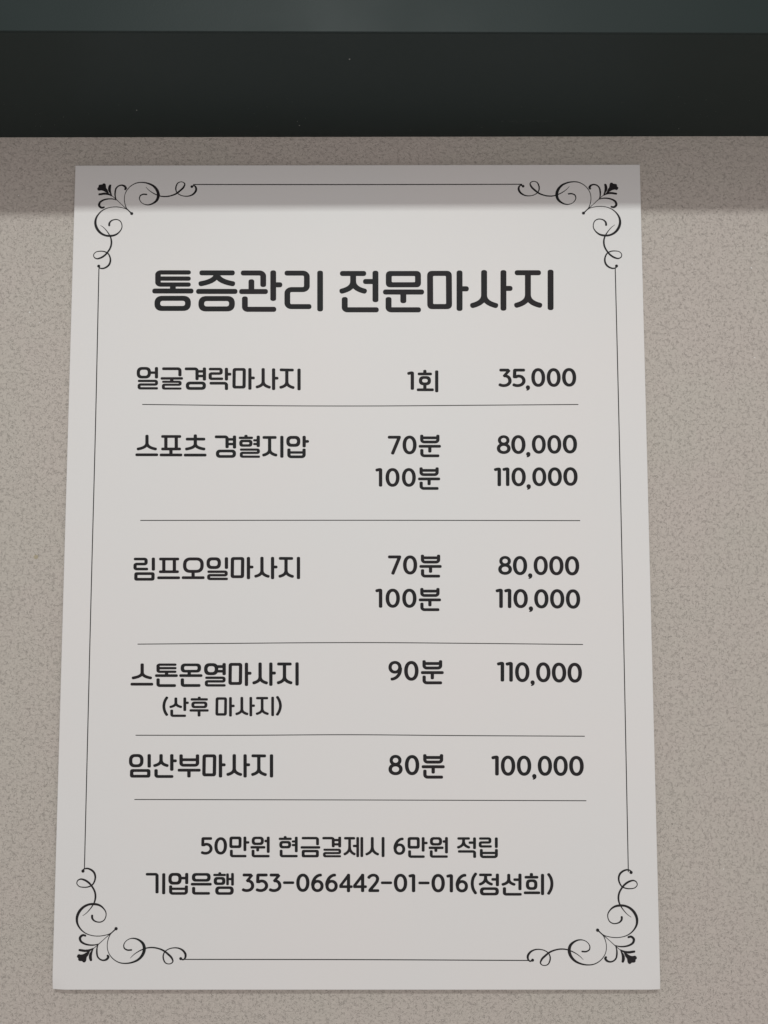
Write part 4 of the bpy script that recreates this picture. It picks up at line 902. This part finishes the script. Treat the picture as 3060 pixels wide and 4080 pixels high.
def ribbon(V, F, PW, ky, z0):
    n = len(PW); base = len(V)
    for i, (p, h) in enumerate(PW):
        a = PW[max(i - 1, 0)][0]; b = PW[min(i + 1, n - 1)][0]
        if 0 < i < n - 1:
            u = (p - a); v_ = (b - p)
            u = u.normalized() if u.length > 1e-9 else v_.normalized()
            v_ = v_.normalized() if v_.length > 1e-9 else u
            t = u + v_; t = t.normalized() if t.length > 1e-6 else u
            co = max(abs(t.dot(u)), 0.6); h = h / co
        else: t = (b - a).normalized()
        nn = Vector((-t.y, t.x))
        for s_ in (1, -1):
            q_ = p + nn * h * s_
            V.append((q_.x, q_.y / ky, z0 + 0.004 * i / n))
    for i in range(n - 1):
        k = base + 2 * i; F.append((k, k + 1, k + 3, k + 2))
def rrect(x0, y0, x1, y1, r, n):
    rx = min(r, (x1 - x0) / 2); ry = min(r, (y1 - y0) / 2)
    if n < 2.3: rx = (x1 - x0) * 0.5; ry = (y1 - y0) * 0.5
    out = []
    for qx, qy, st in ((1, -1, 0), (1, 1, 1), (-1, 1, 0), (-1, -1, 1)):
        cx = (x1 - rx) if qx > 0 else (x0 + rx); cy = (y1 - ry) if qy > 0 else (y0 + ry)
        K = 10; seq = range(K + 1) if st else range(K, -1, -1)
        for i in seq:
            a = math.pi / 2 * i / K
            out.append((cx + qx * rx * math.cos(a) ** (2 / n), cy + qy * ry * math.sin(a) ** (2 / n)))
    # order the corners as one loop: right-top, right-bottom, left-bottom, left-top
    res = []
    for c_ in range(4):
        blk = out[c_ * 11:(c_ + 1) * 11]
        res.append(blk)
    seqd = []
    for c_, blk in enumerate(res):
        # each block must run clockwise on the page (y down): sort by angle about the middle
        mx, my = (x0 + x1) / 2, (y0 + y1) / 2
        if c_ == 0: blk = sorted(blk, key=lambda p: p[0] + p[1])
        if c_ == 1: blk = sorted(blk, key=lambda p: -p[0] + p[1])
        if c_ == 2: blk = sorted(blk, key=lambda p: -p[0] - p[1])
        if c_ == 3: blk = sorted(blk, key=lambda p: p[0] - p[1])
        seqd += blk
    return seqd
def build_print(strokes):
    V, F = [], []
    for k, st in enumerate(strokes):
        z0 = 0.05 + 0.008 * (k % 16)
        kind = st[0]
        if kind in ('s', 'q'):
            wv, wh = st[1], st[2]; ky = wv / wh
            pts = [(x, y * ky) for x, y in st[-1]]
            if kind == 's': pts = fillet(pts, st[3])
            else: pts = [Vector(p) for p in catmull(pts)]
            ribbon(V, F, resample_caps(pts, [wv / 2] * len(pts), 0.85), ky, z0)
        elif kind == 'c':
            C_ = catmull(st[1], 8) if len(st[1]) > 2 else st[1]
            ribbon(V, F, resample_caps([Vector(p[:2]) for p in C_], [max(p[2], 0.05) / 2 for p in C_], 0.9), 1.0, z0)
        elif kind == 'r':
            _, x0, y0, x1, y1, r, wv, wh, ri, n = st
            A = rrect(x0, y0, x1, y1, r, n); B = rrect(x0 + wv, y0 + wh, x1 - wv, y1 - wh, ri, n)
            b0 = len(V); m_ = len(A)
            V += [(x, y, z0) for x, y in A] + [(x, y, z0) for x, y in B]
            for i in range(m_): j = (i + 1) % m_; F.append((b0 + i, b0 + j, b0 + m_ + j, b0 + m_ + i))
        elif kind == 'd':
            _, x, y, r = st; b0 = len(V)
            V += [(x + r * math.cos(a * math.pi / 12), y + r * math.sin(a * math.pi / 12), z0) for a in range(24)]
            F.append(tuple(range(b0, b0 + 24)))
        elif kind == 'p':
            b0 = len(V); C_ = catmull(list(st[1]) + [st[1][0]], 4)[:-1]
            V += [(x, y, z0) for x, y in C_]; F.append(tuple(range(b0, b0 + len(C_))))
    return [(x * 0.001, -z * 0.001, -y * 0.001) for x, y, z in V], F
for name, label, strokes in PRINT:
    V, F = build_print(strokes)
    o = link(name, mesh(name, V, F), M_INK, poster)
    if label: o['label'] = label
